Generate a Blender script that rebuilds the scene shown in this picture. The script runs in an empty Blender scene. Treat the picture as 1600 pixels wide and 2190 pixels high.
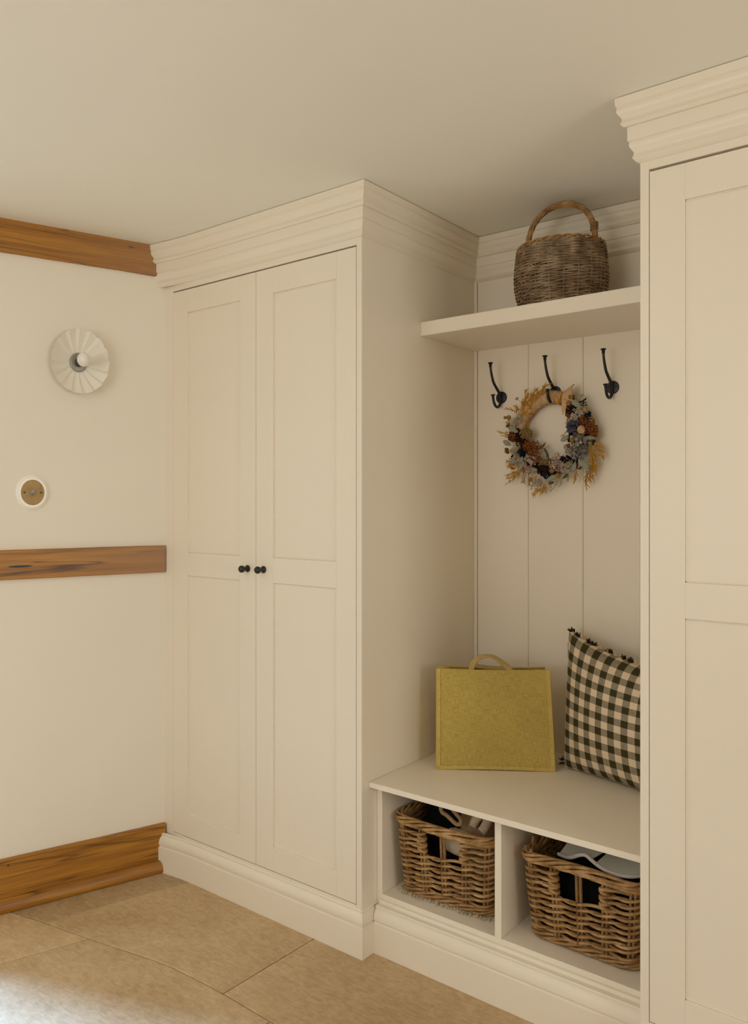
import bpy, bmesh, math, random
import numpy as np
from mathutils import Matrix, Vector, Euler

# ------------------------------------------------------------------ camera, light, exposure
sc = bpy.context.scene
col = sc.collection
PI = math.pi
HC = 1.35
cam_d = bpy.data.cameras.new('camera')
cam = bpy.data.objects.new('camera', cam_d)
col.objects.link(cam)
cam.location = (0, 0, HC)
cam.rotation_euler = (PI / 2, 0, math.radians(38.06))
cam_d.sensor_fit = 'HORIZONTAL'
cam_d.sensor_width = 36.0
cam_d.lens = 1715.0 / 1600.0 * 36.0
cam_d.shift_y = -20.0 / 1600.0
cam_d.clip_start = 0.02
sc.camera = cam

sc.view_settings.view_transform = 'Standard'
sc.view_settings.look = 'None'
sc.view_settings.gamma = 1.0
sc.view_settings.use_curve_mapping = False
sc.view_settings.exposure = -0.11

world = bpy.data.worlds.new('sky')
sc.world = world
world.use_nodes = True
bg = world.node_tree.nodes['Background']
bg.inputs['Color'].default_value = (0.94, 0.96, 1.0, 1)
bg.inputs['Strength'].default_value = 1.7


def area_light(name, loc, target, sx, sy, power, colr, spread=180):
    d = bpy.data.lights.new(name, 'AREA')
    d.shape = 'RECTANGLE'
    d.size = sx
    d.size_y = sy
    d.energy = power
    d.color = colr
    d.spread = math.radians(spread)
    o = bpy.data.objects.new(name, d)
    col.objects.link(o)
    o.location = loc
    v = Vector(target) - Vector(loc)
    o.rotation_euler = v.to_track_quat('-Z', 'Y').to_euler()
    return o


# daylight entering by the windows behind and beside the camera, and by the doorway on the left
area_light('window_daylight', (-0.85, -2.34, 1.40), (-0.85, 0.60, 1.30), 1.1, 1.1, 14.0, (1.0, 0.99, 0.94))
# upward fill lamp, added out of view to brighten the ceiling
area_light('ceiling_fill', (-1.40, -2.30, 1.20), (-1.30, -0.90, 2.70), 1.5, 0.6, 9.0, (1.0, 0.99, 0.93), 100)
area_light('side_window_daylight', (3.14, 0.35, 1.40), (1.4, 0.35, 1.95), 1.4, 1.1, 28.0, (1.0, 0.99, 0.94), 150)
# unseen overhead fill lamps, added to brighten the floor and seat
for lx, ly in ((-1.75, -0.10), (-0.90, -0.55)):
    area_light('overhead_fill', (lx, ly, 2.275), (lx, ly, 0), 0.30, 0.30, 3.5, (1.0, 0.98, 0.92))
sun_d = bpy.data.lights.new('sun', 'SUN')
sun_d.energy = 19.0
sun_d.angle = math.radians(17)
sun_d.color = (0.26, 0.50, 1.0)
sun = bpy.data.objects.new('sun', sun_d)
col.objects.link(sun)
sun.location = (-6, -1, 4)
sun.rotation_euler = Vector((0.955, 0.20, -0.60)).to_track_quat('-Z', 'Y').to_euler()
sc.cycles.diffuse_bounces = 8
sc.cycles.max_bounces = 12

# ------------------------------------------------------------------ helpers
WM = {}
random.seed(7)
rng = np.random.RandomState(11)


class MB:
    """collects pieces of one mesh"""

    def __init__(self):
        self.v, self.f, self.uv, self.n = [], [], [], 0

    def add(self, verts, faces, uvs=None):
        verts = np.asarray(verts, float)
        base = self.n
        self.v.append(verts)
        self.f.extend([tuple(i + base for i in f) for f in faces])
        if uvs is not None:
            self.uv.append((base, np.asarray(uvs, float)))
        self.n += len(verts)
        return self

    def box(self, x0, x1, y0, y1, z0, z1, b=0.0):
        c = Vector(((x0 + x1) / 2, (y0 + y1) / 2, (z0 + z1) / 2))
        s = Vector((abs(x1 - x0), abs(y1 - y0), abs(z1 - z0)))
        return self.obox(c, s, None, b)

    def obox(self, c, s, rot=None, b=0.0):
        hx, hy, hz = s[0] / 2, s[1] / 2, s[2] / 2
        if b <= 0:
            v = [(sx * hx, sy * hy, sz * hz) for sx in (-1, 1) for sy in (-1, 1) for sz in (-1, 1)]
            f = [(0, 1, 3, 2), (4, 6, 7, 5), (0, 4, 5, 1), (2, 3, 7, 6), (0, 2, 6, 4), (1, 5, 7, 3)]
        else:
            b = min(b, hx * .9, hy * .9, hz * .9)
            v, idx = [], {}
            for sx in (-1, 1):
                for sy in (-1, 1):
                    for sz in (-1, 1):
                        for a in range(3):
                            p = [sx * hx, sy * hy, sz * hz]
                            for k in range(3):
                                if k != a:
                                    p[k] -= (sx, sy, sz)[k] * b
                            idx[(sx, sy, sz, a)] = len(v)
                            v.append(tuple(p))
            f = []
            for a in range(3):
                o1, o2 = [k for k in range(3) if k != a]
                for s_ in (-1, 1):
                    q = []
                    for (t1, t2) in ((-1, -1), (1, -1), (1, 1), (-1, 1)):
                        key = [0, 0, 0]
                        key[a], key[o1], key[o2] = s_, t1, t2
                        q.append(idx[(*key, a)])
                    f.append(tuple(q))
            for a in range(3):
                o1, o2 = [k for k in range(3) if k != a]
                for t1 in (-1, 1):
                    for t2 in (-1, 1):
                        q = []
                        for s_, axs in ((-1, (o1, o2)), (1, (o2, o1))):
                            for ax in axs:
                                key = [0, 0, 0]
                                key[a], key[o1], key[o2] = s_, t1, t2
                                q.append(idx[(*key, ax)])
                        f.append(tuple(q))
            for sx in (-1, 1):
                for sy in (-1, 1):
                    for sz in (-1, 1):
                        f.append(tuple(idx[(sx, sy, sz, a)] for a in range(3)))
        v = [Vector(p) for p in v]
        if rot is not None:
            v = [rot @ p for p in v]
        return self.add([tuple(p + Vector(c)) for p in v], f)

    def tube(self, pts, r, sides=8, closed=False, cap=True, flat=None):
        P = np.asarray(pts, float)
        n = len(P)
        R = np.full(n, r, float) if np.isscalar(r) else np.asarray(r, float)
        if closed:
            T = np.roll(P, -1, 0) - np.roll(P, 1, 0)
        else:
            T = np.gradient(P, axis=0)
        T /= np.linalg.norm(T, axis=1)[:, None] + 1e-12
        a = np.array([0, 0, 1.0]) if abs(T[0][2]) < .9 else np.array([1.0, 0, 0])
        N = np.zeros_like(P)
        N[0] = a - T[0] * (a @ T[0])
        N[0] /= np.linalg.norm(N[0])
        for i in range(1, n):
            q = N[i - 1] - T[i] * (N[i - 1] @ T[i])
            N[i] = q / (np.linalg.norm(q) + 1e-12)
        B = np.cross(T, N)
        ang = np.arange(sides) * 2 * PI / sides
        fa, fb = (1, 1) if flat is None else flat
        V = P[:, None, :] + R[:, None, None] * (fa * np.cos(ang)[None, :, None] * N[:, None, :] + fb * np.sin(ang)[None, :, None] * B[:, None, :])
        V = V.reshape(-1, 3)
        F = []
        m = n if closed else n - 1
        for i in range(m):
            j = (i + 1) % n
            for k in range(sides):
                l = (k + 1) % sides
                F.append((i * sides + k, j * sides + k, j * sides + l, i * sides + l))
        if cap and not closed:
            F.append(tuple(range(sides))[::-1])
            F.append(tuple((n - 1) * sides + k for k in range(sides)))
        return self.add(V, F)

    def lathe(self, prof, M=None, seg=32, cap=True):
        """prof: (r, h) list, axis = local z"""
        V, F = [], []
        for (r, h) in prof:
            for k in range(seg):
                a = 2 * PI * k / seg
                V.append((r * math.cos(a), r * math.sin(a), h))
        for i in range(len(prof) - 1):
            for k in range(seg):
                l = (k + 1) % seg
                F.append((i * seg + k, i * seg + l, (i + 1) * seg + l, (i + 1) * seg + k))
        if cap:
            F.append(tuple(range(seg))[::-1])
            F.append(tuple((len(prof) - 1) * seg + k for k in range(seg)))
        if M is not None:
            V = [tuple(M @ Vector(p)) for p in V]
        return self.add(V, F)

    def ball(self, c, r, seg=10, rings=6, scale=(1, 1, 1), M=None):
        V = [(0, 0, -1)]
        for i in range(1, rings):
            t = -PI / 2 + PI * i / rings
            for k in range(seg):
                a = 2 * PI * k / seg
                V.append((math.cos(t) * math.cos(a), math.cos(t) * math.sin(a), math.sin(t)))
        V.append((0, 0, 1))
        F = []
        for k in range(seg):
            F.append((0, 1 + (k + 1) % seg, 1 + k))
        for i in range(rings - 2):
            for k in range(seg):
                l = (k + 1) % seg
                F.append((1 + i * seg + k, 1 + i * seg + l, 1 + (i + 1) * seg + l, 1 + (i + 1) * seg + k))
        t = len(V) - 1
        for k in range(seg):
            F.append((t, 1 + (rings - 2) * seg + k, 1 + (rings - 2) * seg + (k + 1) % seg))
        V = np.array(V) * r * np.array(scale)
        if M is not None:
            V = np.array([tuple(M @ Vector(p)) for p in V])
        return self.add(V + np.array(c), F)

    def grid(self, P, uv=None, close_u=False):
        """P: array (nu, nv, 3)"""
        nu, nv = P.shape[:2]
        F = []
        for i in range(nu if close_u else nu - 1):
            j = (i + 1) % nu
            for k in range(nv - 1):
                F.append((i * nv + k, j * nv + k, j * nv + k + 1, i * nv + k + 1))
        return self.add(P.reshape(-1, 3), F, None if uv is None else uv.reshape(-1, 2))

    def build(self, name, mat, parent=None, local=False, smooth=35, origin=None, recalc=True):
        V = np.concatenate(self.v) if self.v else np.zeros((0, 3))
        M0 = None
        if parent is not None and not local:
            M0 = WM.get(parent, Matrix()).inverted()
        elif parent is None and origin is not None:
            M0 = Matrix.Translation(origin).inverted()
        if M0 is not None:
            A = np.array(M0)
            V = V @ A[:3, :3].T + A[:3, 3]
        me = bpy.data.meshes.new(name)
        me.from_pydata(V.tolist(), [], self.f)
        if self.uv:
            full = np.zeros((self.n, 2))
            for b0, u in self.uv:
                full[b0:b0 + len(u)] = u
            lay = me.uv_layers.new(name='UVMap')
            li = np.zeros(len(me.loops), dtype=np.int32)
            me.loops.foreach_get('vertex_index', li)
            lay.data.foreach_set('uv', full[li].astype(np.float32).ravel())
        if recalc:
            bm = bmesh.new()
            bm.from_mesh(me)
            bmesh.ops.recalc_face_normals(bm, faces=bm.faces)
            bm.to_mesh(me)
            bm.free()
        if smooth:
            me.shade_smooth()
            me.set_sharp_from_angle(angle=math.radians(smooth))
        me.materials.append(mat)
        o = bpy.data.objects.new(name, me)
        col.objects.link(o)
        if parent is not None:
            o.parent = parent
            WM[o] = WM.get(parent, Matrix())
        elif origin is not None:
            o.location = origin
            WM[o] = Matrix.Translation(origin)
        else:
            WM[o] = Matrix()
        return o


def tag(o, label=None, cat=None, group=None, kind=None):
    if label: o['label'] = label
    if cat: o['category'] = cat
    if group: o['group'] = group
    if kind: o['kind'] = kind
    return o


def empty(name, loc, rz=0.0, M=None):
    o = bpy.data.objects.new(name, None)
    o.empty_display_size = 0.1
    col.objects.link(o)
    if M is None:
        M = Matrix.Translation(loc) @ Matrix.Rotation(rz, 4, 'Z')
    o.matrix_basis = M
    WM[o] = M
    return o


def copy_part(src, name_parent, off=None):
    """copy of a childless part under another parent, sharing the mesh"""
    c = src.copy()
    col.objects.link(c)
    c.parent = name_parent
    WM[c] = WM[name_parent]
    if off is not None:
        c.location = off
    return c


# ------------------------------------------------------------------ materials
def newmat(name):
    m = bpy.data.materials.new(name)
    m.use_nodes = True
    nt = m.node_tree
    return m, nt, nt.nodes['Principled BSDF']


def N(nt, t, **kw):
    n = nt.nodes.new(t)
    for k, v in kw.items():
        setattr(n, k, v)
    return n


def ramp(nt, stops, fac):
    r = N(nt, 'ShaderNodeValToRGB')
    el = r.color_ramp.elements
    el[0].position, el[0].color = stops[0][0], (*stops[0][1], 1)
    el[1].position, el[1].color = stops[-1][0], (*stops[-1][1], 1)
    for p, c in stops[1:-1]:
        e = el.new(p)
        e.color = (*c, 1)
    nt.links.new(fac, r.inputs['Fac'])
    return r


def coords(nt, scale=(1, 1, 1), kind='Object', loc=(0, 0, 0), rot=(0, 0, 0)):
    t = N(nt, 'ShaderNodeTexCoord')
    m = N(nt, 'ShaderNodeMapping')
    m.inputs['Scale'].default_value = scale
    m.inputs['Location'].default_value = loc
    m.inputs['Rotation'].default_value = rot
    nt.links.new(t.outputs[kind], m.inputs['Vector'])
    return m.outputs['Vector']


def noise(nt, vec, scale, detail=3, rough=.5, dist=0):
    n = N(nt, 'ShaderNodeTexNoise')
    n.inputs['Scale'].default_value = scale
    n.inputs['Detail'].default_value = detail
    n.inputs['Roughness'].default_value = rough
    n.inputs['Distortion'].default_value = dist
    nt.links.new(vec, n.inputs['Vector'])
    return n.outputs['Fac']


def math_(nt, op, a, b=None, c=None):
    m = N(nt, 'ShaderNodeMath', operation=op)
    for i, x in enumerate((a, b, c)):
        if x is None: continue
        if isinstance(x, (int, float)):
            m.inputs[i].default_value = x
        else:
            nt.links.new(x, m.inputs[i])
    return m.outputs[0]


def mixc(nt, fac, a, b, mode='MIX'):
    m = N(nt, 'ShaderNodeMix', data_type='RGBA', blend_type=mode)
    if isinstance(fac, (int, float)): m.inputs[0].default_value = fac
    else: nt.links.new(fac, m.inputs[0])
    for i, x in ((6, a), (7, b)):
        if isinstance(x, tuple): m.inputs[i].default_value = (*x, 1)
        else: nt.links.new(x, m.inputs[i])
    return m.outputs[2]


def bump(nt, bs, h, strength=.2, dist=.002):
    b = N(nt, 'ShaderNodeBump')
    b.inputs['Strength'].default_value = strength
    b.inputs['Distance'].default_value = dist
    nt.links.new(h, b.inputs['Height'])
    nt.links.new(b.outputs[0], bs.inputs['Normal'])


def simple(name, c, rough=.6, metal=0.0, spec=.5, bscale=None, bstr=.1, var=0.0):
    m, nt, bs = newmat(name)
    bs.inputs['Base Color'].default_value = (*c, 1)
    bs.inputs['Roughness'].default_value = rough
    bs.inputs['Metallic'].default_value = metal
    bs.inputs['Specular IOR Level'].default_value = spec
    if bscale or var:
        v = coords(nt)
        nz = noise(nt, v, bscale or 30, 4)
        if var:
            d = tuple(x * (1 - var) for x in c)
            u = tuple(min(1, x * (1 + var)) for x in c)
            r = ramp(nt, [(.3, d), (.7, u)], nz)
            nt.links.new(r.outputs[0], bs.inputs['Base Color'])
        if bscale:
            bump(nt, bs, nz, bstr, .001)
    return m


def paint(name, c, rough, bscale=55, bstr=.04):
    m, nt, bs = newmat(name)
    v = coords(nt)
    big = noise(nt, v, 1.6, 2)
    r = ramp(nt, [(.3, tuple(x * .985 for x in c)), (.7, tuple(min(1, x * 1.015) for x in c))], big)
    nt.links.new(r.outputs[0], bs.inputs['Base Color'])
    bs.inputs['Roughness'].default_value = rough
    bs.inputs['Specular IOR Level'].default_value = .4
    fine = noise(nt, v, bscale, 3)
    bump(nt, bs, fine, bstr, .002)
    return m


def wood(name, knots=(), fade=0.0):
    m, nt, bs = newmat(name)
    v = coords(nt, (1.0, 1.0, 1.0))
    sep = N(nt, 'ShaderNodeSeparateXYZ')
    nt.links.new(v, sep.inputs[0])
    v1 = coords(nt, (.9, 8, 17))
    g1 = noise(nt, v1, 1.6, 5, .55, .9)
    v2 = coords(nt, (4, 60, 150))
    g2 = noise(nt, v2, 1.5, 4, .6, .2)
    v3 = coords(nt, (.55, 5, 8.5), loc=(3.1, 0, 1.7))
    g3 = noise(nt, v3, 1.5, 3, .5, .9)
    base = ramp(nt, [(.28, (.24, .092, .008)), (.5, (.37, .158, .014)), (.72, (.47, .22, .028))], g1)
    fine = ramp(nt, [(.3, (.66, .62, .56)), (.6, (1.06, 1.06, 1.06))], g2)
    c = mixc(nt, .75, base.outputs[0], fine.outputs[0], 'MULTIPLY')
    # dark growth-line streaks where a slow noise crosses a level
    lev = math_(nt, 'ABSOLUTE', math_(nt, 'SUBTRACT', g3, .5))
    st = ramp(nt, [(0.0, (1, 1, 1)), (.013, (0, 0, 0))], lev)
    wob = noise(nt, coords(nt, (3, 3, 3)), 1.3, 2)
    stf = math_(nt, 'MULTIPLY', st.outputs[0], math_(nt, 'MULTIPLY', wob, 1.5))
    c = mixc(nt, stf, c, (.045, .016, .005))
    for (kx, kz, rx, rz, cc) in knots:
        dx = math_(nt, 'DIVIDE', math_(nt, 'SUBTRACT', sep.outputs[0], kx), rx)
        dz = math_(nt, 'DIVIDE', math_(nt, 'SUBTRACT', sep.outputs[2], kz), rz)
        d = math_(nt, 'ADD', math_(nt, 'MULTIPLY', dx, dx), math_(nt, 'MULTIPLY', dz, dz))
        k = ramp(nt, [(.55, (1, 1, 1)), (1.0, (0, 0, 0))], d)
        c = mixc(nt, k.outputs[0], c, cc)
    if fade:                                 # board colour turns paler and pinker towards the wardrobe end
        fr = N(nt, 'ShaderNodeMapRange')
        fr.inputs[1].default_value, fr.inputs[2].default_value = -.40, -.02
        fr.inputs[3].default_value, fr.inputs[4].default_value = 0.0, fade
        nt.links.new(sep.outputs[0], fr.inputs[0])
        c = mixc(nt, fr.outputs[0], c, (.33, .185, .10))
    nt.links.new(c, bs.inputs['Base Color'])
    bs.inputs['Roughness'].default_value = .42
    bump(nt, bs, g2, .12, .001)
    return m


def stone(name, seed, tint):
    m, nt, bs = newmat(name)
    v = coords(nt, (1, 1, 1), loc=(seed * 3.7, seed * 1.3, seed))
    a = noise(nt, v, 2.2, 6, .62, .6)
    b = noise(nt, v, 55, 5, .65)
    vs = coords(nt, (9, 30, 10), loc=(seed, seed, 0), rot=(0, 0, .35 + seed))
    d = noise(nt, vs, 3.0, 5, .6, .8)
    t = tint
    c1 = ramp(nt, [(.32, (.45 * t, .310 * t, .165 * t)), (.52, (.53 * t, .380 * t, .212 * t)), (.7, (.60 * t, .455 * t, .275 * t))], a)
    c2 = ramp(nt, [(.3, (.86, .85, .83)), (.7, (1.1, 1.1, 1.1))], b)
    c = mixc(nt, .8, c1.outputs[0], c2.outputs[0], 'MULTIPLY')
    c3 = ramp(nt, [(.36, (.86, .85, .82)), (.5, (1.0, 1.0, 1.0)), (.64, (1.13, 1.14, 1.15))], d)
    c = mixc(nt, .8, c, c3.outputs[0], 'MULTIPLY')
    nt.links.new(c, bs.inputs['Base Color'])
    bs.inputs['Roughness'].default_value = .5
    h = math_(nt, 'ADD', b, math_(nt, 'MULTIPLY', d, 1.2))
    bump(nt, bs, h, .22, .002)
    return m


def rattan(name, dark, mid, light, fine=1.0):
    m, nt, bs = newmat(name)
    v = coords(nt, (1, 1, 1))
    a = noise(nt, v, 26, 3, .6)
    b = noise(nt, coords(nt, (1, 1, 6)), 42, 3, .6)
    c1 = ramp(nt, [(.30, dark), (.5, mid), (.70, light)], a)
    c2 = ramp(nt, [(.3, (.72, .70, .68)), (.65, (1.12, 1.12, 1.12))], b)
    c = mixc(nt, .8, c1.outputs[0], c2.outputs[0], 'MULTIPLY')
    nt.links.new(c, bs.inputs['Base Color'])
    bs.inputs['Roughness'].default_value = .5
    bump(nt, bs, b, .15, .001)
    return m


def weave(name, c_dark, c_light, s=1.0, kind='UV'):
    m, nt, bs = newmat(name)
    vx = coords(nt, (40 * s, 620 * s, 620 * s), kind)
    vz = coords(nt, (620 * s, 40 * s, 40 * s), kind)
    a = noise(nt, vx, 1.0, 3, .6)
    b = noise(nt, vz, 1.0, 3, .6)
    h = math_(nt, 'MULTIPLY', math_(nt, 'ADD', a, b), .5)
    r = ramp(nt, [(.36, c_dark), (.62, c_light)], h)
    big = noise(nt, coords(nt, (1, 1, 1), kind), 5, 2)
    rb = ramp(nt, [(.3, (.93, .93, .93)), (.7, (1.06, 1.06, 1.06))], big)
    c = mixc(nt, 1.0, r.outputs[0], rb.outputs[0], 'MULTIPLY')
    nt.links.new(c, bs.inputs['Base Color'])
    bs.inputs['Roughness'].default_value = .85
    bs.inputs['Specular IOR Level'].default_value = .15
    bump(nt, bs, h, .35, .002)
    return m


def gingham(name, period, ox, oy):
    m, nt, bs = newmat(name)
    t = N(nt, 'ShaderNodeTexCoord')
    sep = N(nt, 'ShaderNodeSeparateXYZ')
    nt.links.new(t.outputs['UV'], sep.inputs[0])

    def stripe(x, o):
        fr = math_(nt, 'FRACT', math_(nt, 'ADD', math_(nt, 'DIVIDE', x, period), o))
        return math_(nt, 'GREATER_THAN', fr, .5)
    sx, sy = stripe(sep.outputs[0], ox), stripe(sep.outputs[1], oy)
    s = math_(nt, 'MULTIPLY', math_(nt, 'ADD', sx, sy), .5)
    # thread-level mottling of the half-tone squares
    ta = noise(nt, coords(nt, (1500, 60, 1), 'UV'), 1.0, 2)
    tb = noise(nt, coords(nt, (60, 1500, 1), 'UV'), 1.0, 2)
    th = math_(nt, 'MULTIPLY', math_(nt, 'SUBTRACT', math_(nt, 'ADD', ta, tb), 1.0), .55)
    mid = math_(nt, 'SUBTRACT', 1.0, math_(nt, 'ABSOLUTE', math_(nt, 'SUBTRACT', math_(nt, 'MULTIPLY', s, 2), 1)))
    fac = math_(nt, 'ADD', s, math_(nt, 'MULTIPLY', th, math_(nt, 'ADD', math_(nt, 'MULTIPLY', mid, 1.0), .12)))
    r = ramp(nt, [(.02, (.72, .57, .39)), (.5, (.25, .215, .155)), (.97, (.052, .042, .014))], fac)
    nt.links.new(r.outputs[0], bs.inputs['Base Color'])
    bs.inputs['Roughness'].default_value = .9
    bs.inputs['Specular IOR Level'].default_value = .1
    bump(nt, bs, math_(nt, 'ADD', ta, tb), .25, .001)
    return m


CAB = (.800, .728, .605)
M_cab = paint('beige_satin_paint', CAB, .38, 40, .03)
M_wall = paint('warm_white_emulsion', (.790, .735, .630), .8, 70, .05)
M_ceil = paint('ceiling_emulsion', (.855, .845, .765), .85, 60, .04)
M_grout = simple('grout', (.36, .275, .18), .9)
M_black = simple('black_iron', (.006, .006, .007), .42, 0, .5, 60, .05)
M_knob = simple('black_knob_paint', (.008, .008, .010), .3)
M_cloth_gapshade = simple('black_cloth_and_gap_shade', (.006, .006, .006), .95, 0, .1, 200, .3)  # also colours the black strips that paint shade behind the door gaps
M_white = simple('cream_ceramic', (.80, .76, .66), .45, 0, .4, 90, .04)
M_pattress = simple('cream_pattress_paint', (.90, .88, .80), .35)
M_brass = simple('antique_brass', (.36, .235, .095), .55, .55, .5, 50, .08, .12)
M_dark = simple('dark_socket', (.03, .027, .022), .35, .3)
M_steel = simple('grey_lamp_base', (.30, .285, .25), .40, .25)
M_bulb = simple('opal_glass', (.80, .76, .71), .12, 0, .6)
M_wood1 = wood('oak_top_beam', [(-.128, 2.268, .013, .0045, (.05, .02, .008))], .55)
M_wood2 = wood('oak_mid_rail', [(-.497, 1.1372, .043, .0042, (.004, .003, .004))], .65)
M_wood3 = wood('oak_skirting', [(-.535, .148, .004, .003, (.03, .01, .004))])
M_woodb = wood('oak_bead')
M_rat = rattan('brown_rattan', (.165, .082, .022), (.345, .19, .062), (.52, .335, .155))
M_ratdk = rattan('rattan_stakes', (.13, .066, .02), (.26, .145, .05), (.40, .25, .115))
M_ratrim = rattan('rattan_rim', (.18, .092, .024), (.38, .21, .064), (.54, .35, .16))
M_wil = rattan('grey_brown_willow', (.12, .072, .034), (.26, .172, .095), (.42, .31, .20))
M_wilrim = rattan('orange_willow_rim', (.15, .075, .02), (.36, .19, .055), (.52, .31, .12))
M_wilst = rattan('willow_stakes', (.15, .09, .045), (.27, .19, .11), (.45, .37, .27))
M_jute = weave('olive_jute', (.36, .262, .055), (.58, .445, .135))
M_jute3 = weave('jute_binding', (.42, .30, .065), (.66, .50, .16))
M_jute2 = weave('jute_handle', (.34, .23, .075), (.53, .39, .165), 1.0)
M_ging = gingham('gingham_cotton', .0492, .08, .35)
M_tuftd = simple('dark_tuft', (.035, .022, .012), .95, 0, .1)
M_tuftl = simple('cream_tuft', (.58, .47, .33), .95, 0, .1)
M_tan = simple('tan_fleece', (.33, .22, .115), .95, 0, .1, 220, .6, .15)
M_cream = simple('cream_fleece', (.50, .42, .30), .95, 0, .1, 260, .9, .12)
M_plastic = simple('pale_plastic', (.58, .60, .54), .28, 0, .5)
M_plasticrim = simple('pale_grey_rim', (.56, .54, .53), .25, 0, .5)

# ------------------------------------------------------------------ the setting
YC, YB, ZC = 1.856, 2.505, 2.290          # cabinet face, alcove back, ceiling
X1, XR = -1.500, -0.6647                  # alcove sides
LD = Vector((0.317, 0.9484, 0)).normalized()
LN = Vector((LD.y, -LD.x, 0))             # left wall normal, into the room
LP = Vector((-2.436, 1.856, 0))
ML = Matrix(((LD.x, -LN.x, 0, LP.x), (LD.y, -LN.y, 0, LP.y), (0, 0, 1, 0), (0, 0, 0, 1)))


def xw(y):                                # left wall X at depth y
    return LP.x + (y - LP.y) * LD.x / LD.y


YF, XE = -2.40, 3.20                      # wall behind the camera, right wall

# floor slab + flagstones
fl = MB()
fl.add([(-4.2, YF - .1, -.06), (XE + .1, YF - .1, -.06), (XE + .1, 2.62, -.06), (-4.2, 2.62, -.06),
        (-4.2, YF - .1, -.0035), (XE + .1, YF - .1, -.0035), (XE + .1, 2.62, -.0035), (-4.2, 2.62, -.0035)],
       [(0, 3, 2, 1), (4, 5, 6, 7), (0, 1, 5, 4), (1, 2, 6, 5), (2, 3, 7, 6), (3, 0, 4, 7)])
floor = tag(fl.build('floor', M_grout), kind='structure')
STONES = [stone('flagstone_a', .3, 1.0), stone('flagstone_b', 1.7, 1.05), stone('flagstone_c', 2.9, .82), stone('flagstone_d', 4.1, .97)]


def rowA(x):
    pts = [(-4.2, .98), (-2.62, 1.335), (-2.42, 1.377), (-2.216, 1.412), (-2.094, 1.437), (-1.978, 1.462), (-1.917, 1.470), (-1.868, 1.475), (-1.686, 1.481), (-1.50, 1.476), (-.9, 1.48), (4.0, 1.50)]
    for (xa, ya), (xb, yb) in zip(pts, pts[1:]):
        if xa <= x <= xb:
            return ya + (yb - ya) * (x - xa) / (xb - xa)
    return pts[-1][1]


def tile(poly, mat, g=.0015):
    """poly: outline (x, y) counter-clockwise, shrunk by the joint"""
    c = np.mean(np.array(poly), 0)
    n = len(poly)
    P = np.array(poly)
    out = []
    for i in range(n):
        a, b, d = P[i - 1], P[i], P[(i + 1) % n]
        e1 = (b - a) / (np.linalg.norm(b - a) + 1e-9)
        e2 = (d - b) / (np.linalg.norm(d - b) + 1e-9)
        n1, n2 = np.array([-e1[1], e1[0]]), np.array([-e2[1], e2[0]])
        m = n1 + n2
        m /= np.linalg.norm(m) + 1e-9
        out.append(b + m * g / max(.4, m @ n1))
    out = np.array(out)
    inn = out + (c - out) / (np.linalg.norm(c - out, axis=1)[:, None]) * .0022
    V = [(x, y, -.0060) for x, y in out] + [(x, y, -.0012) for x, y in out] + [(x, y, 0.0) for x, y in inn]
    F = []
    for i in range(n):
        j = (i + 1) % n
        F.append((i, j, n + j, n + i))
        F.append((n + i, n + j, 2 * n + j, 2 * n + i))
    F.append(tuple(2 * n + i for i in range(n)))
    F.append(tuple(range(n))[::-1])
    m = MB()
    m.add(V, F)
    return m.build('tile', mat, floor, smooth=0)


def strip(lo, hi, xs_lo, xs_hi, step=.11):
    """tile between two row curves, from the left cross joint to the right one"""
    (a0, a1), (b0, b1) = xs_lo, xs_hi   # x at the lower/upper row for left and right joints
    k = max(2, int(abs(b0 - a0) / step) + 1)
    bot = [(a0 + (b0 - a0) * i / k, lo(a0 + (b0 - a0) * i / k)) for i in range(k + 1)]
    top = [(b1 + (a1 - b1) * i / k, hi(b1 + (a1 - b1) * i / k)) for i in range(k + 1)]
    return bot + top


top_lim = lambda x: 2.60
rA = rowA
joints_up = [(-4.0, -3.85), (-3.25, -3.05), (-2.42, -2.05), (-1.686, -1.66), (-.92, -.90), (-.15, -.13), (.62, .64), (1.40, 1.42), (2.2, 2.2), (3.25, 3.25)]
for i in range(len(joints_up) - 1):
    tile(strip(rA, top_lim, joints_up[i], joints_up[i + 1]), STONES[(2, 2, 0, 3, 1, 0, 2, 1, 3)[i]])
prev = rA
depth = [.52, .60, .60, .60, .60, .60, .60]
offs = [[(-4.0, -4.0), (-2.95, -2.78), (-2.402, -2.225), (-1.52, -1.50), (-.62, -.60), (.25, .27), (1.0, 1.0), (1.75, 1.75), (2.5, 2.5), (3.25, 3.25)]]
acc = 0
for r_ in range(7):
    acc += depth[r_]
    lo = (lambda a: (lambda x: rowA(x) * max(0, 1 - a / 1.2) + (1.48 - a) * min(1, a / 1.2) - (a if a < 1.2 else 0) * max(0, 1 - a / 1.2)))(acc)
    if acc >= 1.48 - YF + .1:
        lo = lambda x: YF - .08
    if r_ == 0:
        js = offs[0]
    else:
        s0 = -4.0 + (.35 if r_ % 2 else 0)
        js = [(-4.1, -4.1)] + [(s0 + .82 * k, s0 + .82 * k) for k in range(1, 9)] + [(3.25, 3.25)]
    for i in range(len(js) - 1):
        tile(strip(lo, prev, js[i], js[i + 1], .4 if r_ else .11), STONES[(1, 1, 0, 3, 0, 2, 1, 3)[(i + r_) % 8] if r_ else (1, 1, 3, 0, 2, 0, 3, 1, 2)[i]])
    prev = lo

ce = MB()
ce.box(-4.2, XE + .1, YF - .1, 2.62, ZC, ZC + .06)
ceiling = tag(ce.build('ceiling', M_ceil), kind='structure')

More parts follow.
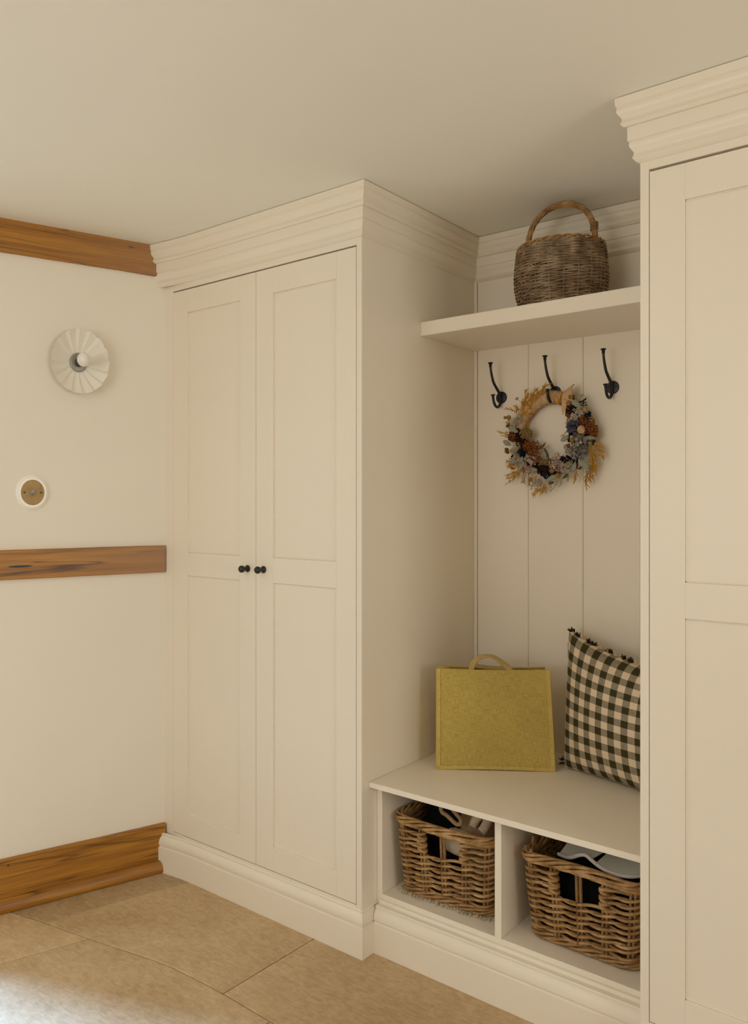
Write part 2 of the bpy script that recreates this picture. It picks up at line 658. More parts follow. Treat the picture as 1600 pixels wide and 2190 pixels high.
# left wall (own frame: x along the wall towards the wardrobe, -y proud into the room)
wl = MB()
T = .12
DU = -.90                                # near jamb of the doorway
wl.box(DU, .62, 0, T, 0, ZC)
wl.box(-1.80, DU, 0, T, 2.05, ZC)
wl.box(-4.45, -1.80, 0, T, 0, ZC)
e_wl = wl.build('wall_left', M_wall, None, local=True)
e_wl.matrix_basis = ML
WM[e_wl] = ML
tag(e_wl, kind='structure')
dj = MB()
for (a, b, c, d) in ((DU, DU + .065, 0, 2.115), (-1.865, -1.80, 0, 2.115), (-1.80, DU, 2.05, 2.115)):
    dj.box(a, b, -.012, -.0002, c, d, .003)
e_dj = dj.build('trim_4', M_cab, None)
e_dj.matrix_basis = ML
tag(e_dj, kind='structure')


def left_obj(mb, name, mat, kind='structure'):
    o = mb.build(name, mat, None)
    o.matrix_basis = ML
    WM[o] = ML
    return tag(o, kind=kind)


def wavy_beam(u0, u1, z0, z1, t, amp, seed, ztop=None):
    """hand-sawn beam: slightly wandering arrises, softened edges"""
    r = np.random.RandomState(seed)
    n = 60
    us = np.linspace(u0, u1, n)

    def wob(k):
        ph = r.rand(4) * 6.28
        return sum(np.sin(us * f + p) * a for f, p, a in zip((7, 17, 41, 90), ph, (1, .6, .4, .25))) * amp * k
    lo, hi = z0 + wob(.6), z1 + wob(1.0 if ztop is None else 0.5)
    b = .0025
    ring = []
    P = np.zeros((n, 6, 3))
    for i, u in enumerate(us):
        P[i] = [(u, .01, lo[i]), (u, -t + b, lo[i]), (u, -t, lo[i] + b), (u, -t, hi[i] - b), (u, -t + b, hi[i]), (u, .01, hi[i])]
    m = MB()
    V = P.reshape(-1, 3)
    F = []
    for i in range(n - 1):
        for k in range(6):
            l = (k + 1) % 6
            F.append((i * 6 + k, (i + 1) * 6 + k, (i + 1) * 6 + l, i * 6 + l))
    F.append((0, 1, 2, 3, 4, 5))
    F.append(tuple((n - 1) * 6 + k for k in range(6))[::-1])
    m.add(V, F)
    return m


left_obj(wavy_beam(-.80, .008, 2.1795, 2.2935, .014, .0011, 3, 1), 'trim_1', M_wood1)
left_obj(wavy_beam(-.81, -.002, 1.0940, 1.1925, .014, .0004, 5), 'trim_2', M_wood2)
sk = left_obj(wavy_beam(-.81, -.001, 0.0, 0.1695, .016, .0004, 9), 'baseboard_left', M_wood3)
bd = MB()
us = np.array([-.81, -.6, -.4, -.2, -.018])
prof = [(.0, .001), (-.020, .001), (-.0235, .006), (-.0240, .014), (-.0215, .024), (-.0180, .034), (-.0110, .0405), (-.0045, .0430), (-.0035, .0415), (.0, .0405)]
P = np.array([[(u, -.0155 + (y if y else .004), z) for (y, z) in prof] for u in us])
nb = len(prof)
F = []
for i in range(len(us) - 1):
    for k in range(nb):
        l = (k + 1) % nb
        F.append((i * nb + k, (i + 1) * nb + k, (i + 1) * nb + l, i * nb + l))
F += [tuple(range(nb)), tuple((len(us) - 1) * nb + k for k in range(nb))[::-1]]
bd.add(P.reshape(-1, 3), F)
bead = bd.build('bead', M_woodb, sk, local=True)

# back wall with its boards (they show in the alcove)
wb = MB()
wb.box(-2.7, XE + .1, 2.523, 2.62, 0, ZC)
wall_back = tag(wb.build('wall_back', M_cab), kind='structure')
edges = [-1.4880, -1.2856, -1.0867, -.8960, -.6990, -.6647]
for a, b in zip(edges, edges[1:]):
    m = MB()
    g = .0004
    z0, z1 = .500, 2.16
    c = .0024
    x0, x1 = a + g, b - g
    y = YB
    V = [(x0, y + .017, z0), (x0, y + c, z0), (x0 + c, y, z0), (x1 - c, y, z0), (x1, y + c, z0), (x1, y + .017, z0)]
    V += [(p[0], p[1], z1) for p in V]
    F = [(0, 1, 2, 3, 4, 5), (6, 7, 8, 9, 10, 11)] + [(k, (k + 1) % 6, 6 + (k + 1) % 6, 6 + k) for k in range(6)]
    m.add(V, F)
    m.build('board', M_cab, wall_back, smooth=0)
m = MB()
m.box(-1.5, -1.4884, YB - .005, YB + .016, .511, 2.16, .0018)
m.build('corner_strip', M_cab, wall_back)

wr = MB()
wr.box(XE, XE + .1, YF - .1, -.40, 0, ZC)
wr.box(XE, XE + .1, 1.10, 2.62, 0, ZC)
wr.box(XE, XE + .1, -.40, 1.10, 0, .80)
wr.box(XE, XE + .1, -.40, 1.10, 2.0, ZC)
tag(wr.build('wall_right', M_wall), kind='structure')
wf = MB()
wf.box(-4.2, -2.30, YF - .1, YF, 0, ZC)
wf.box(-.25, XE + .1, YF - .1, YF, 0, ZC)
wf.box(-2.30, -.25, YF - .1, YF, 0, .65)
wf.box(-2.30, -.25, YF - .1, YF, 2.05, ZC)
tag(wf.build('wall_front', M_wall), kind='structure')


def window(name, mk):
    w = mk()
    return tag(w.build(name, M_white), kind='structure')


def w1():
    m = MB()
    for x in (-2.30, -1.63, -.97, -.30):
        m.box(x, x + .05, YF - .09, YF - .04, .65, 2.05, .004)
    for z in (.65, 2.0):
        m.box(-2.25, -.30, YF - .09, YF - .04, z, z + .05, .004)
    return m


def w2():
    m = MB()
    for y in (-.40, .325, 1.05):
        m.box(XE + .04, XE + .09, y, y + .05, .80, 2.0, .004)
    for z in (.80, 1.95):
        m.box(XE + .04, XE + .09, -.35, 1.05, z, z + .05, .004)
    return m


window('window_1', w1)
window('window_2', w2)

# ------------------------------------------------------------------ mouldings
CROWN = [(-.004, 2.1415), (.0005, 2.1415), (.0068, 2.1447), (.0141, 2.1530), (.0116, 2.1582), (.0106, 2.1643), (.0124, 2.1690), (.0165, 2.1742),
         (.0192, 2.1800), (.0196, 2.1845), (.0182, 2.1895), (.0220, 2.1912), (.0222, 2.2230), (.0287, 2.2236), (.0351, 2.2306), (.0324, 2.2348), (.0313, 2.2413),
         (.0338, 2.2458), (.0384, 2.2508), (.0412, 2.2565), (.0414, 2.2615), (.0398, 2.2672), (.0430, 2.2692), (.0440, 2.2880), (-.004, 2.2880)]
PLINTH = [(-.004, 0.0), (.0165, 0.0), (.0165, .0900), (.0120, .0920), (.0132, .0955), (.0150, .1000), (.0152, .1080), (.0125, .1180), (.0075, .1265),
          (.0045, .1290), (.0048, .1350), (.0025, .1375), (-.004, .1380)]
BPLINTH = [(-.004, 0.0), (.0380, 0.0), (.0380, .0905), (.0340, .0925), (.0350, .0960), (.0368, .1000), (.0366, .1090), (.0335, .1190), (.0285, .1260),
           (.0250, .1285), (.0255, .1360), (.0240, .1385), (.0100, .1400), (.0085, .1490), (-.004, .1500)]


def sweep(prof, stations):
    m = MB()
    n = len(prof)
    V, F = [], []
    for st in stations:
        for (p, z) in prof:
            x, y = st(p)
            V.append((x, y, z))
    for i in range(len(stations) - 1):
        for k in range(n):
            l = (k + 1) % n
            F.append((i * n + k, (i + 1) * n + k, (i + 1) * n + l, i * n + l))
    F += [tuple(range(n)), tuple((len(stations) - 1) * n + k for k in range(n))[::-1]]
    return m.add(V, F)


def flare(x):                              # the wall end of the mouldings is scribed forward a little
    t = min(1, max(0, (-2.24 - x) / .20))
    return .019 * t * t


def wall_st(f, prof_in=.006):
    def st(p):
        y = YC - p - f
        return (xw(y) - prof_in, y)
    return st


def mid_st(x):
    return lambda p: (x, YC - p - flare(x))


W_front = [wall_st(.019)] + [mid_st(x) for x in (-2.40, -2.36, -2.32, -2.28, -2.24)]

# ------------------------------------------------------------------ left wardrobe


def door(parent, x0, x1, sl, sr, name='door'):
    """shaker door: two stiles and three rails around two recessed panels"""
    z0, z1 = .1480, 2.1165
    ya, yb = YC, YC + .022
    zs = [(z0, .2275), (1.0880, 1.1700), (2.0340, z1)]
    m = MB()
    b = .0009
    m.box(x0, sl, ya, yb, z0, z1, b)
    m.box(sr, x1, ya, yb, z0, z1, b)
    for (a, c) in zs:
        m.box(sl - .0001, sr + .0001, ya, yb, a, c, b)
    d = m.build(name, M_cab, parent, smooth=30)
    for (a, c) in ((.2275, 1.0880), (1.1700, 2.0340)):
        pm = MB()
        pm.box(sl - .004, sr + .004, ya + .0065, yb - .004, a - .004, c + .004)
        # small bead round the panel edge
        e = .0035
        for (xa, xb, za, zb) in ((sl, sl + e, a, c), (sr - e, sr, a, c), (sl, sr, a, a + e), (sl, sr, c - e, c)):
            pm.box(xa, xb, ya + .0038, ya + .008, za, zb, .001)
        pm.build('panel', M_cab, d, smooth=30)
    return d


def knob(parent, x, z):
    M = Matrix.Translation((x, YC, z)) @ Matrix.Rotation(PI / 2, 4, 'X')
    pr = [(.0005, 0), (.0118, 0), (.0122, .0020), (.0110, .0050), (.0070, .0085), (.0052, .0120), (.0052, .0155), (.0075, .0180), (.0108, .0215),
          (.0122, .0260), (.0120, .0300), (.0100, .0340), (.0060, .0370), (.0005, .0382)]
    m = MB()
    m.lathe(pr, M, 24)
    return m.build('knob', M_knob, parent)


wd = empty('wardrobe', (-1.95, 2.1, 0))
tag(wd, 'tall beige two-door wardrobe with black knobs standing left of the bench alcove', 'wardrobe')
m = MB()
m.box(-1.5205, X1, YC + .0, 2.505, 0, ZC - .002, .0012)
m.build('side_panel', M_cab, wd)
m = MB()
m.box(-2.14, -1.525, 2.49, 2.50, .05, 2.28)
m.box(-2.30, -1.525, 1.90, 2.49, .10, .118)
m.box(-2.3868, -1.5208, YC + .0225, YC + .034, 2.08, 2.16)  # black strip added to paint shade behind the door-top gap
m.box(-1.545, -1.5210, YC + .0225, YC + .034, .12, 2.16)  # black strip painting shade behind the gap beside the right door
m.build('carcass_and_gap_shade', M_cloth_gapshade, wd)
m = MB()
m.box(xw(YC) - .004, -2.3872, YC, YC + .02, .10, 2.2, .0008)
m.build('frame_stile', M_cab, wd)
m = MB(); m.box(-2.3872, -1.5205, YC + .0004, YC + .022, 2.1215, 2.2, .0008)
m.build('top_rail', M_cab, wd)
m = MB(); m.box(-2.3872, -1.5205, YC + .0004, YC + .022, .10, .1455, .0008)
m.build('bottom_rail', M_cab, wd)
dl = door(wd, -2.3866, -1.9532, -2.3050, -2.0300)
dr = door(wd, -1.9518, -1.5222, -1.8712, -1.5995)
kl = knob(dl, -1.9908, 1.1290)
kr = knob(dr, -1.9149, 1.1296)
sweep(CROWN, W_front + [lambda p: (X1 + p, YC - p), lambda p: (X1 + p, YB - p)]).build('cornice', M_cab, wd, smooth=25)
sweep(PLINTH, W_front + [lambda p: (X1 + p, YC - p), lambda p: (X1 + p, 1.9325)]).build('plinth', M_cab, wd, smooth=25)

# alcove cornice on the back wall
tag(sweep(CROWN, [lambda p: (X1 + p - .001, YB - p), lambda p: (XR - p + .001, YB - p)]).build('trim_3', M_cab, smooth=25), kind='structure')

# ------------------------------------------------------------------ right cupboard
cb = empty('wardrobe', (-.2, 2.1, 0))
tag(cb, 'tall beige cupboard with panelled door at the right, beside the cushion', 'wardrobe')
XQ = .2667
m = MB()
m.box(XR, XR + .0205, YC, 2.505, 0, ZC - .002, .0012)
m.box(XQ - .02, XQ, YC, 2.505, 0, ZC - .002, .0012)
m.build('side_panel', M_cab, cb)
m = MB()
m.box(XR + .02, XQ - .02, 2.49, 2.50, .05, 2.28)
m.box(XR + .02, XQ - .02, 1.90, 2.49, .10, .118)
m.box(XR + .0208, XQ - .0208, YC + .0225, YC + .034, 2.08, 2.16)  # black strip standing in for shade in the gap above the doors
m.box(XR + .0208, XR + .045, YC + .0225, YC + .034, .12, 2.16)  # the same painted shade behind the gap at the left door edge
m.build('carcass_and_gap_shade', M_cloth_gapshade, cb)
m = MB()
m.box(XR + .0205, XQ - .02, YC + .0004, YC + .022, 2.1225, 2.2, .0008)
m.build('top_rail', M_cab, cb)
m = MB(); m.box(XR + .0205, XQ - .02, YC + .0004, YC + .022, .10, .1455, .0008)
m.build('bottom_rail', M_cab, cb)
door(cb, -.6426, -.2005, -.5627, -.2800)
door(cb, -.1990, .2460, -.1190, .1660)
sweep(CROWN, [lambda p: (XR - p, YB - p), lambda p: (XR - p, YC - p), lambda p: (XQ + p, YC - p), lambda p: (XQ + p, YB)]).build('cornice', M_cab, cb, smooth=25)
sweep(PLINTH, [lambda p: (XR - min(p, 0), YC - p), lambda p: (XQ + p, YC - p)]).build('plinth', M_cab, cb, smooth=25)

# ------------------------------------------------------------------ bench in the alcove
bn = empty('bench', (-1.08, 2.2, 0))
tag(bn, 'beige built-in alcove bench with two open cubbies holding wicker baskets', 'bench')
YK = 1.930
m = MB(); m.box(X1 + .0006, XR - .0006, 1.8890, YB - .0001, .4935, .5098, .0016)
seat = m.build('seat', M_cab, bn)
m = MB(); m.box(X1 + .0004, -1.4805, YK, YB - .003, .12, .4935, .001)
m.build('end_panel', M_cab, bn)
m = MB(); m.box(-.6850, XR - .0004, YK, YB - .003, .12, .4935, .001)
m.build('end_panel', M_cab, bn)
m = MB(); m.box(-1.0922, -1.0719, YK, YB - .003, .1630, .4935, .001)
m.build('divider', M_cab, bn)
m = MB(); m.box(-1.4805, -.6850, YK + .0003, YB - .003, .10, .1630, .001)
m.build('bottom_shelf', M_cab, bn)
m = MB(); m.box(-1.4805, -.6850, YB - .012, YB - .003, .163, .4935)
m.build('back_panel', M_cab, bn)
sweep([(p, z) for p, z in BPLINTH], [lambda p: (X1 + .0166, YK - p), lambda p: (XR - .0005, YK - p)]).build('plinth', M_cab, bn, smooth=25)

m = MB(); m.box(X1 + .0004, XR - .0004, 2.1620, YB - .0005, 1.8955, 1.9410, .0016)
sh = m.build('wall_shelf', M_cab, origin=(-1.08, 2.33, 1.8955))
tag(sh, 'thick beige shelf spanning the alcove above the coat hooks', 'shelf')


# ------------------------------------------------------------------ coat hooks
def hook(x, z, label):
    t = empty('coat_hook', (x, YB, z))
    tag(t, label, 'hook', 'black coat hooks in a row on the alcove panelling')
    R = Matrix.Rotation(PI / 2, 4, 'X')
    m = MB()
    m.lathe([(.0005, 0), (.0212, 0), (.0212, .0022), (.0195, .0042), (.0150, .0052), (.0005, .0056)], R, 32)
    m.build('back_plate', M_black, t, local=True)
    for sx in (-.0125, .0125):
        m = MB()
        m.lathe([(.0003, .0045), (.0036, .0045), (.0034, .0062), (.0020, .0072), (.0003, .0074)], Matrix.Translation((sx, 0, 0)) @ R, 14)
        m.build('screw', M_black, t, local=True)

    def curve(pts, n=40):
        P = np.array(pts, float)
        d = np.r_[0, np.cumsum(np.linalg.norm(np.diff(P, axis=0), axis=1))]
        s = np.linspace(0, d[-1], n)
        Q = np.stack([np.interp(s, d, P[:, k]) for k in range(3)], 1)
        for _ in range(6):
            Q[1:-1] = .25 * Q[:-2] + .5 * Q[1:-1] + .25 * Q[2:]
        return Q
    m = MB()
    up = curve([(0, -.004, -.006), (0, -.010, .010), (0, -.036, .029), (0, -.058, .046), (0, -.072, .074), (0, -.0785, .095), (0, -.0785, .107)])
    m.tube(up, np.linspace(.0056, .0037, 40), 12)
    m.lathe([(.0003, -.006), (.0040, -.006), (.0058, -.0045), (.0052, -.003), (.0042, -.002), (.0056, 0), (.0054, .0018), (.0046, .0030), (.0070, .0055), (.0092, .0075),
             (.0090, .0090), (.0060, .0102), (.0003, .0106)], Matrix.Translation((0, -.0785, .1035)), 20)
    m.build('upper_arm', M_black, t, local=True)
    m = MB()
    lo = curve([(0, -.004, .012), (0, -.007, -.014), (0, -.0135, -.030), (0, -.027, -.0372), (0, -.044, -.0345), (0, -.0555, -.022), (0, -.0600, -.008), (0, -.0605, -.001)])
    m.tube(lo, np.linspace(.0056, .0042, 40), 12)
    m.lathe([(.0003, -.005), (.0042, -.005), (.0056, -.003), (.0050, -.001), (.0050, .0010), (.0080, .0035), (.0086, .0050), (.0060, .0062), (.0003, .0066)],
            Matrix.Translation((0, -.0605, -.001)), 20)
    m.build('lower_hook', M_black, t, local=True)
    return t


hook(-1.3894, 1.7205, 'black double coat hook nearest the wardrobe side, nothing hanging on it')
hook(-1.1848, 1.7215, 'black double coat hook with the dried-flower wreath hanging on it')
hook(-.9851, 1.7205, 'empty black double coat hook nearest the right cupboard')

# ------------------------------------------------------------------ wall lamp
lamp = empty('wall_lamp', None, M=ML @ Matrix.Translation((-.309, 0, 1.8365)) @ Matrix.Rotation(PI / 2, 4, 'X') @ Matrix.Diagonal((.865, 1, 1, 1)))
tag(lamp, 'cream pleated disc wall lamp with round bulb on the left wall', 'lamp')
seg, npl = 256, 16
prof = [(.030, .0060), (.045, .0085), (.060, .0130), (.075, .0190), (.090, .0270), (.103, .0350), (.1115, .0410)]


def pleat(a):
    t = (a / (2 * PI) * npl) % 1.0
    return (t / .72 if t < .72 else (1 - t) / .28) ** 1.1


rows = []
for (r, h) in prof:
    k = (r - .030) / .0815
    rows.append([(r * (1 - .012 * k * (1 - pleat(2 * PI * i / seg))) * math.cos(2 * PI * i / seg + .15), r * (1 - .012 * k * (1 - pleat(2 * PI * i / seg))) * math.sin(2 * PI * i / seg + .15),
                  h + .0120 * k * (pleat(2 * PI * i / seg) - .5)) for i in range(seg)])
rows_b = [[(x, y, z - .0025) for (x, y, z) in rw] for rw in rows[::-1]]
allr = np.array(rows + rows_b + [rows[0]])
m = MB()
m.grid(np.transpose(allr, (1, 0, 2)), close_u=True)
m.build('shade', M_white, lamp, local=True, smooth=40)
m = MB()
m.lathe([(.0005, .0), (.030, 0), (.0335, .004), (.0335, .0120), (.0300, .0155), (.0280, .0160), (.0005, .0160)], None, 40)
m.build('base', M_steel, lamp, local=True)
m = MB()
m.lathe([(.0005, .015), (.0165, .015), (.0168, .030), (.0160, .043), (.0135, .044), (.0125, .038), (.0125, .034), (.0005, .034)], None, 32)
m.build('socket', M_dark, lamp, local=True)
m = MB()
br, bh = .0245, .080
m.lathe([(.0005, .036), (.0085, .036), (.0088, .048), (.0105, .056)] + [(br * math.cos(t), bh + br * math.sin(t)) for t in np.linspace(-1.05, PI / 2 - .02, 16)], None, 32)
m.build('bulb', M_bulb, lamp, local=True)

# ------------------------------------------------------------------ light switch
sw = empty('light_switch', None, M=ML @ Matrix.Translation((-.4590, 0, 1.3842)) @ Matrix.Rotation(PI / 2, 4, 'X') @ Matrix.Diagonal((.865, 1, 1, 1)))
tag(sw, 'round brass dolly light switch on a cream wooden mount below the wall lamp', 'light switch')
m = MB()
m.lathe([(.0005, 0), (.0590, 0), (.0592, .003), (.0575, .0055), (.0545, .0075), (.0530, .0120), (.0500, .0150), (.0005, .0155)], None, 56)
m.build('mount', M_pattress, sw, local=True)
m = MB()
m.lathe([(.0005, .0152), (.0422, .0152), (.0426, .0165), (.0414, .0180), (.0005, .0184)], None, 56)
m.build('plate', M_brass, sw, local=True)
m = MB()
m.lathe([(.0005, .018), (.0112, .018), (.0115, .0205), (.0098, .0230), (.0080, .0232), (.0078, .0260), (.0062, .0280), (.0005, .0285)], None, 28)
m.build('collar', M_steel, sw, local=True)
m = MB()
m.tube([(0, 0, .024), (.000, -.004, .033), (.000, -.0075, .041)], [.0022, .0032, .0042], 12)
m.ball((0, -.0078, .0415), .0043, 12, 8)
m.build('toggle', M_brass, sw, local=True)
for sx in (-.0308, .0308):
    m = MB()
    m.lathe([(.0003, .0182), (.0036, .0182), (.0034, .0192), (.0003, .0196)], Matrix.Translation((sx, 0, 0)), 16)
    m.build('screw', M_dark, sw, local=True)


# ------------------------------------------------------------------ storage baskets
def rrect(a, b, rc, n=160):
    """rounded rectangle outline, evenly spaced; starts mid-front, runs counter-clockwise"""
    pts = []
    segs = [((0, -b), (a - rc, -b)), ('c', (a - rc, -b + rc), -PI / 2), ((a, -b + rc), (a, b - rc)), ('c', (a - rc, b - rc), 0),
            ((a - rc, b), (-a + rc, b)), ('c', (-a + rc, b - rc), PI / 2), ((-a, b - rc), (-a, -b + rc)), ('c', (-a + rc, -b + rc), PI), ((-a + rc, -b), (0, -b))]
    for s in segs:
        if s[0] == 'c':
            for k in range(13):
                t = s[2] + PI / 2 * k / 12
                pts.append((s[1][0] + rc * math.cos(t), s[1][1] + rc * math.sin(t)))
        else:
            for k in range(25):
                t = k / 24
                pts.append((s[0][0] + (s[1][0] - s[0][0]) * t, s[0][1] + (s[1][1] - s[0][1]) * t))
    P = np.array(pts)
    keep = np.r_[True, np.linalg.norm(np.diff(P, axis=0), axis=1) > 1e-6]
    P = P[keep]
    d = np.r_[0, np.cumsum(np.linalg.norm(np.diff(P, axis=0), axis=1))]
    s = np.arange(n) / n * d[-1]
    Q = np.stack([np.interp(s, d, P[:, k]) for k in range(2)], 1)
    Tn = np.roll(Q, -1, 0) - np.roll(Q, 1, 0)
    Tn /= np.linalg.norm(Tn, axis=1)[:, None]
    Nn = np.stack([Tn[:, 1], -Tn[:, 0]], 1)
    return Q, Nn


def storage_basket(loc, rz, label, seed, H=.232, hole=(.146, .196), jag=False, tilt=0.0):
    r = np.random.RandomState(seed)
    t = empty('storage_basket', loc, rz)
    tag(t, label, 'basket', 'wicker storage baskets in the bench cubbies')
    at, bt, ab, bb, rc = .170, .180, .150, .162, .045
    NS = 18                               # pairs of stakes round the basket
    n = NS * 12

    def ring(z):
        k = z / H
        k = k + .06 * math.sin(k * PI)
        Q_, N_ = rrect(ab + (at - ab) * k, bb + (bt - bb) * k, rc, n)
        return Q_, N_
    R0 = {}

    def at_(frac, z, off=0.0):
        Q, Nn = ring(z)
        i = (frac % 1.0) * n
        i0 = int(i) % n
        w = i - int(i)
        q = Q[i0] * (1 - w) + Q[(i0 + 1) % n] * w
        nn = Nn[i0]
        return (q[0] + nn[0] * off, q[1] + nn[1] * off, z)
    # stakes: pairs, one mesh each
    for k in range(NS):
        fr = k / NS
        m = MB()
        for s in (-1, 1):
            f = fr + s * .0042
            zt = H - .012
            pts = [at_(f, z, 0) for z in np.linspace(.008, zt, 7)]
            if jag and k in (12, 13, 14, 15, 16):
                pts.append((pts[-1][0] + r.uniform(-.01, .01), pts[-1][1], zt + .02 + .012 * r.rand()))
            m.tube(pts, .0042 + .0004 * r.rand(), 7)
        m.build('stake', M_ratdk, t, local=True)
    # weavers
    row = 0
    z = .030
    f0, f1 = -1.0 / NS, 1.0 / NS          # handle opening: one stake either side of the centre stake
    f0, f1 = f0 - .000, f1 + .000
    while z < H - .030:
        Q, Nn = ring(z)
        ph = row % 2
        inhole = hole[0] - .004 < z < hole[1] + .004
        idx = np.arange(n)
        fr = idx / n
        wav = np.cos(PI * (fr * NS) + PI * ph)        # +1 outside at even stakes
        amp = .0072
        off = wav * amp
        zz = z + .0050 * np.sin(PI * fr * NS + PI * ph) + .0012 * np.sin(fr * 31 + row * 2.1) + .0008 * r.randn()
        Pn = np.stack([Q[:, 0] + Nn[:, 0] * off, Q[:, 1] + Nn[:, 1] * off, zz], 1)
        rad = .0041 + .0009 * (r.rand() - .4)
        m = MB()
        if inhole:
            i1 = int(round(f1 * n))
            i0 = n + int(round(f0 * n))
            m.tube(Pn[i1:i0 + 1], rad, 7)
        else:
            m.tube(Pn, rad * (1 + .10 * np.sin(fr * 2 * PI * 5 + row)), 7, closed=True)
        m.build('weaver', M_rat, t, local=True)
        z += .0087
        row += 1
    # wraps at the jambs of the opening
    for f in (f0, f1):
        m = MB()
        for k in range(6):
            zc = hole[0] + .002 + k * .0098
            c = np.array(at_(f, zc, 0))
            a = np.linspace(0, 2 * PI, 14, endpoint=False)
            tilt = .003 * (1 if k % 2 else -1)
            ringp = np.stack([c[0] + .0125 * np.cos(a), c[1] + .0100 * np.sin(a), c[2] + tilt * np.cos(a)], 1)
            m.tube(ringp, .0046, 7, closed=True)
        m.build('jamb_wrap', M_rat, t, local=True)
    # rolled rim and foot: rods laid round one another
    for (zc, rr, cnt, rad, wav, nm, mat) in ((H - .012, .0108, 9, .0043, .005, 'rim', M_ratrim), (.0130, .0085, 6, .0042, .0, 'foot_border', M_rat)):
        for j in range(cnt):
            Q, Nn = ring(min(H, max(.004, zc)))
            fr = np.arange(n) / n
            a = 2 * PI * fr * (3 if nm == 'rim' else 4) + 2 * PI * j / cnt + .5 * np.sin(2 * PI * fr * 6 + j)
            off = rr * np.cos(a) * (1 + .18 * np.sin(2 * PI * fr * 9 + j * 1.7))
            zz = zc + rr * .95 * np.sin(a) + wav * np.sin(2 * PI * fr * 3 + seed) * .8
            m = MB()
            m.tube(np.stack([Q[:, 0] + Nn[:, 0] * off, Q[:, 1] + Nn[:, 1] * off, zz], 1), rad * (1 + .12 * np.sin(2 * PI * fr * 7 + j * 2)), 7, closed=True)
            m.build(nm + '_rod', mat, t, local=True)
    m = MB()
    Q, _ = ring(.006)
    for yv in np.arange(-bb + .012, bb - .006, .0125):
        xs = ab - .006 if abs(yv) < bb - rc else ab - .02
        m.tube([(-xs, yv, .0085), (0, yv, .0085), (xs, yv, .0085)], .005, 6)
    tag(m.build('base_weave', M_ratdk, t, local=True), kind='stuff')
    for ch in t.children:                  # the hand-made basket leans: one side stands a little taller
        n_ = len(ch.data.vertices)
        co = np.empty(n_ * 3)
        ch.data.vertices.foreach_get('co', co)
        co = co.reshape(-1, 3)
        co[:, 2] *= 1 + tilt * co[:, 0] / .17
        ch.data.vertices.foreach_set('co', co.ravel())
        ch.data.update()
    return t


ZS = .1630
storage_basket((-1.3000, 2.152, ZS + .004), math.radians(3.0), 'brown wicker storage basket in the left cubby, full of tan and black cloth', 4, tilt=.055)
storage_basket((-.8690, 2.160, ZS + .002), math.radians(-1.0), 'brown wicker storage basket in the right cubby, with pale plastic sticking out', 8, jag=True, tilt=.085)


def lumpy(c, s, amp, seed, nu=34, nv=18, fr=3.0):
    """soft cloth heap: ellipsoid pushed about by folds"""
    r = np.random.RandomState(seed)
    ph = r.rand(8) * 6.28
    P = np.zeros((nu, nv, 3))
    for i in range(nu):
        a = 2 * PI * i / nu
        for k in range(nv):
            tt = -PI / 2 + PI * (k + .001) / (nv - .998)
            d = np.array([math.cos(tt) * math.cos(a), math.cos(tt) * math.sin(a), math.sin(tt)])
            w = math.sin(fr * d[0] * 2 + ph[0]) * math.sin(fr * d[1] * 2.3 + ph[1]) + .6 * math.sin(fr * 2.1 * d[2] + fr * 2.7 * d[0] + ph[2]) + .35 * math.sin(fr * 5 * d[1] + fr * 4 * d[0] + ph[3])
            P[i, k] = np.array(c) + d * np.array(s) * (1 + amp * w)
    return P


# black cloth filling each basket
for (cx, cy, sx, sy, zt, lab, sd) in ((-1.345, 2.175, .112, .138, .462, 'black cloth bundle stuffed in the left cubby basket', 1), (-.868, 2.165, .132, .140, .392, 'black cloth filling the right cubby basket under pale plastic', 2)):
    m = MB()
    zc = (.186 + zt) / 2
    m.grid(lumpy((cx, cy, zc), (sx, sy, (zt - .186) / 2), .06, sd), close_u=True)
    o = m.build('cloth_bundle', M_cloth_gapshade, origin=(cx, cy, .186), smooth=80)
    tag(o, lab, 'cloth')

# tan fleece-lined garment in the left basket
gm = empty('garment', (-1.225, 2.12, .20))
tag(gm, 'tan garment with rolled cream fleece in the left cubby basket', 'clothing')
m = MB()
m.grid(lumpy((-1.238, 2.130, .330), (.082, .115, .122), .07, 5, fr=2.4), close_u=True)
m.build('body', M_tan, gm, smooth=80)
m = MB()   # folded corded hem
hem = np.array([(-1.268, 2.000, .425), (-1.276, 2.002, .436), (-1.272, 2.006, .448), (-1.258, 2.010, .450), (-1.243, 2.012, .440), (-1.226, 2.008, .430),
                (-1.209, 2.002, .424), (-1.200, 1.995, .419), (-1.199, 1.990, .412), (-1.208, 1.988, .408), (-1.222, 1.990, .412), (-1.240, 1.994, .420), (-1.256, 1.997, .425)])
q = np.concatenate([np.linspace(hem[i], hem[(i + 1) % len(hem)], 7)[:-1] for i in range(len(hem))])
for _ in range(4):
    q = .25 * np.roll(q, 1, 0) + .5 * q + .25 * np.roll(q, -1, 0)
m.tube(q + np.array([-.040, 0, .004]), .0060 + .0006 * np.sin(np.arange(len(q)) * 2.4), 8, closed=True)
m.build('ribbed_hem', M_tan, gm)
m = MB()   # cream fleece roll
fl_ = np.array([(-1.186, 2.02, .404), (-1.182, 2.03, .422), (-1.170, 2.045, .438), (-1.155, 2.05, .440), (-1.146, 2.04, .426), (-1.146, 2.02, .410), (-1.152, 2.008, .400)])
q = np.concatenate([np.linspace(fl_[i], fl_[i + 1], 8)[:-1] for i in range(len(fl_) - 1)])
for _ in range(6):
    q[1:-1] = .25 * q[:-2] + .5 * q[1:-1] + .25 * q[2:]
m.tube(q + np.array([-.030, 0, 0]), .0135 + .0006 * np.sin(np.arange(len(q)) * 2.3), 12)
m.build('fleece_roll', M_cream, gm)
m = MB()   # fleece seen through the hand hole
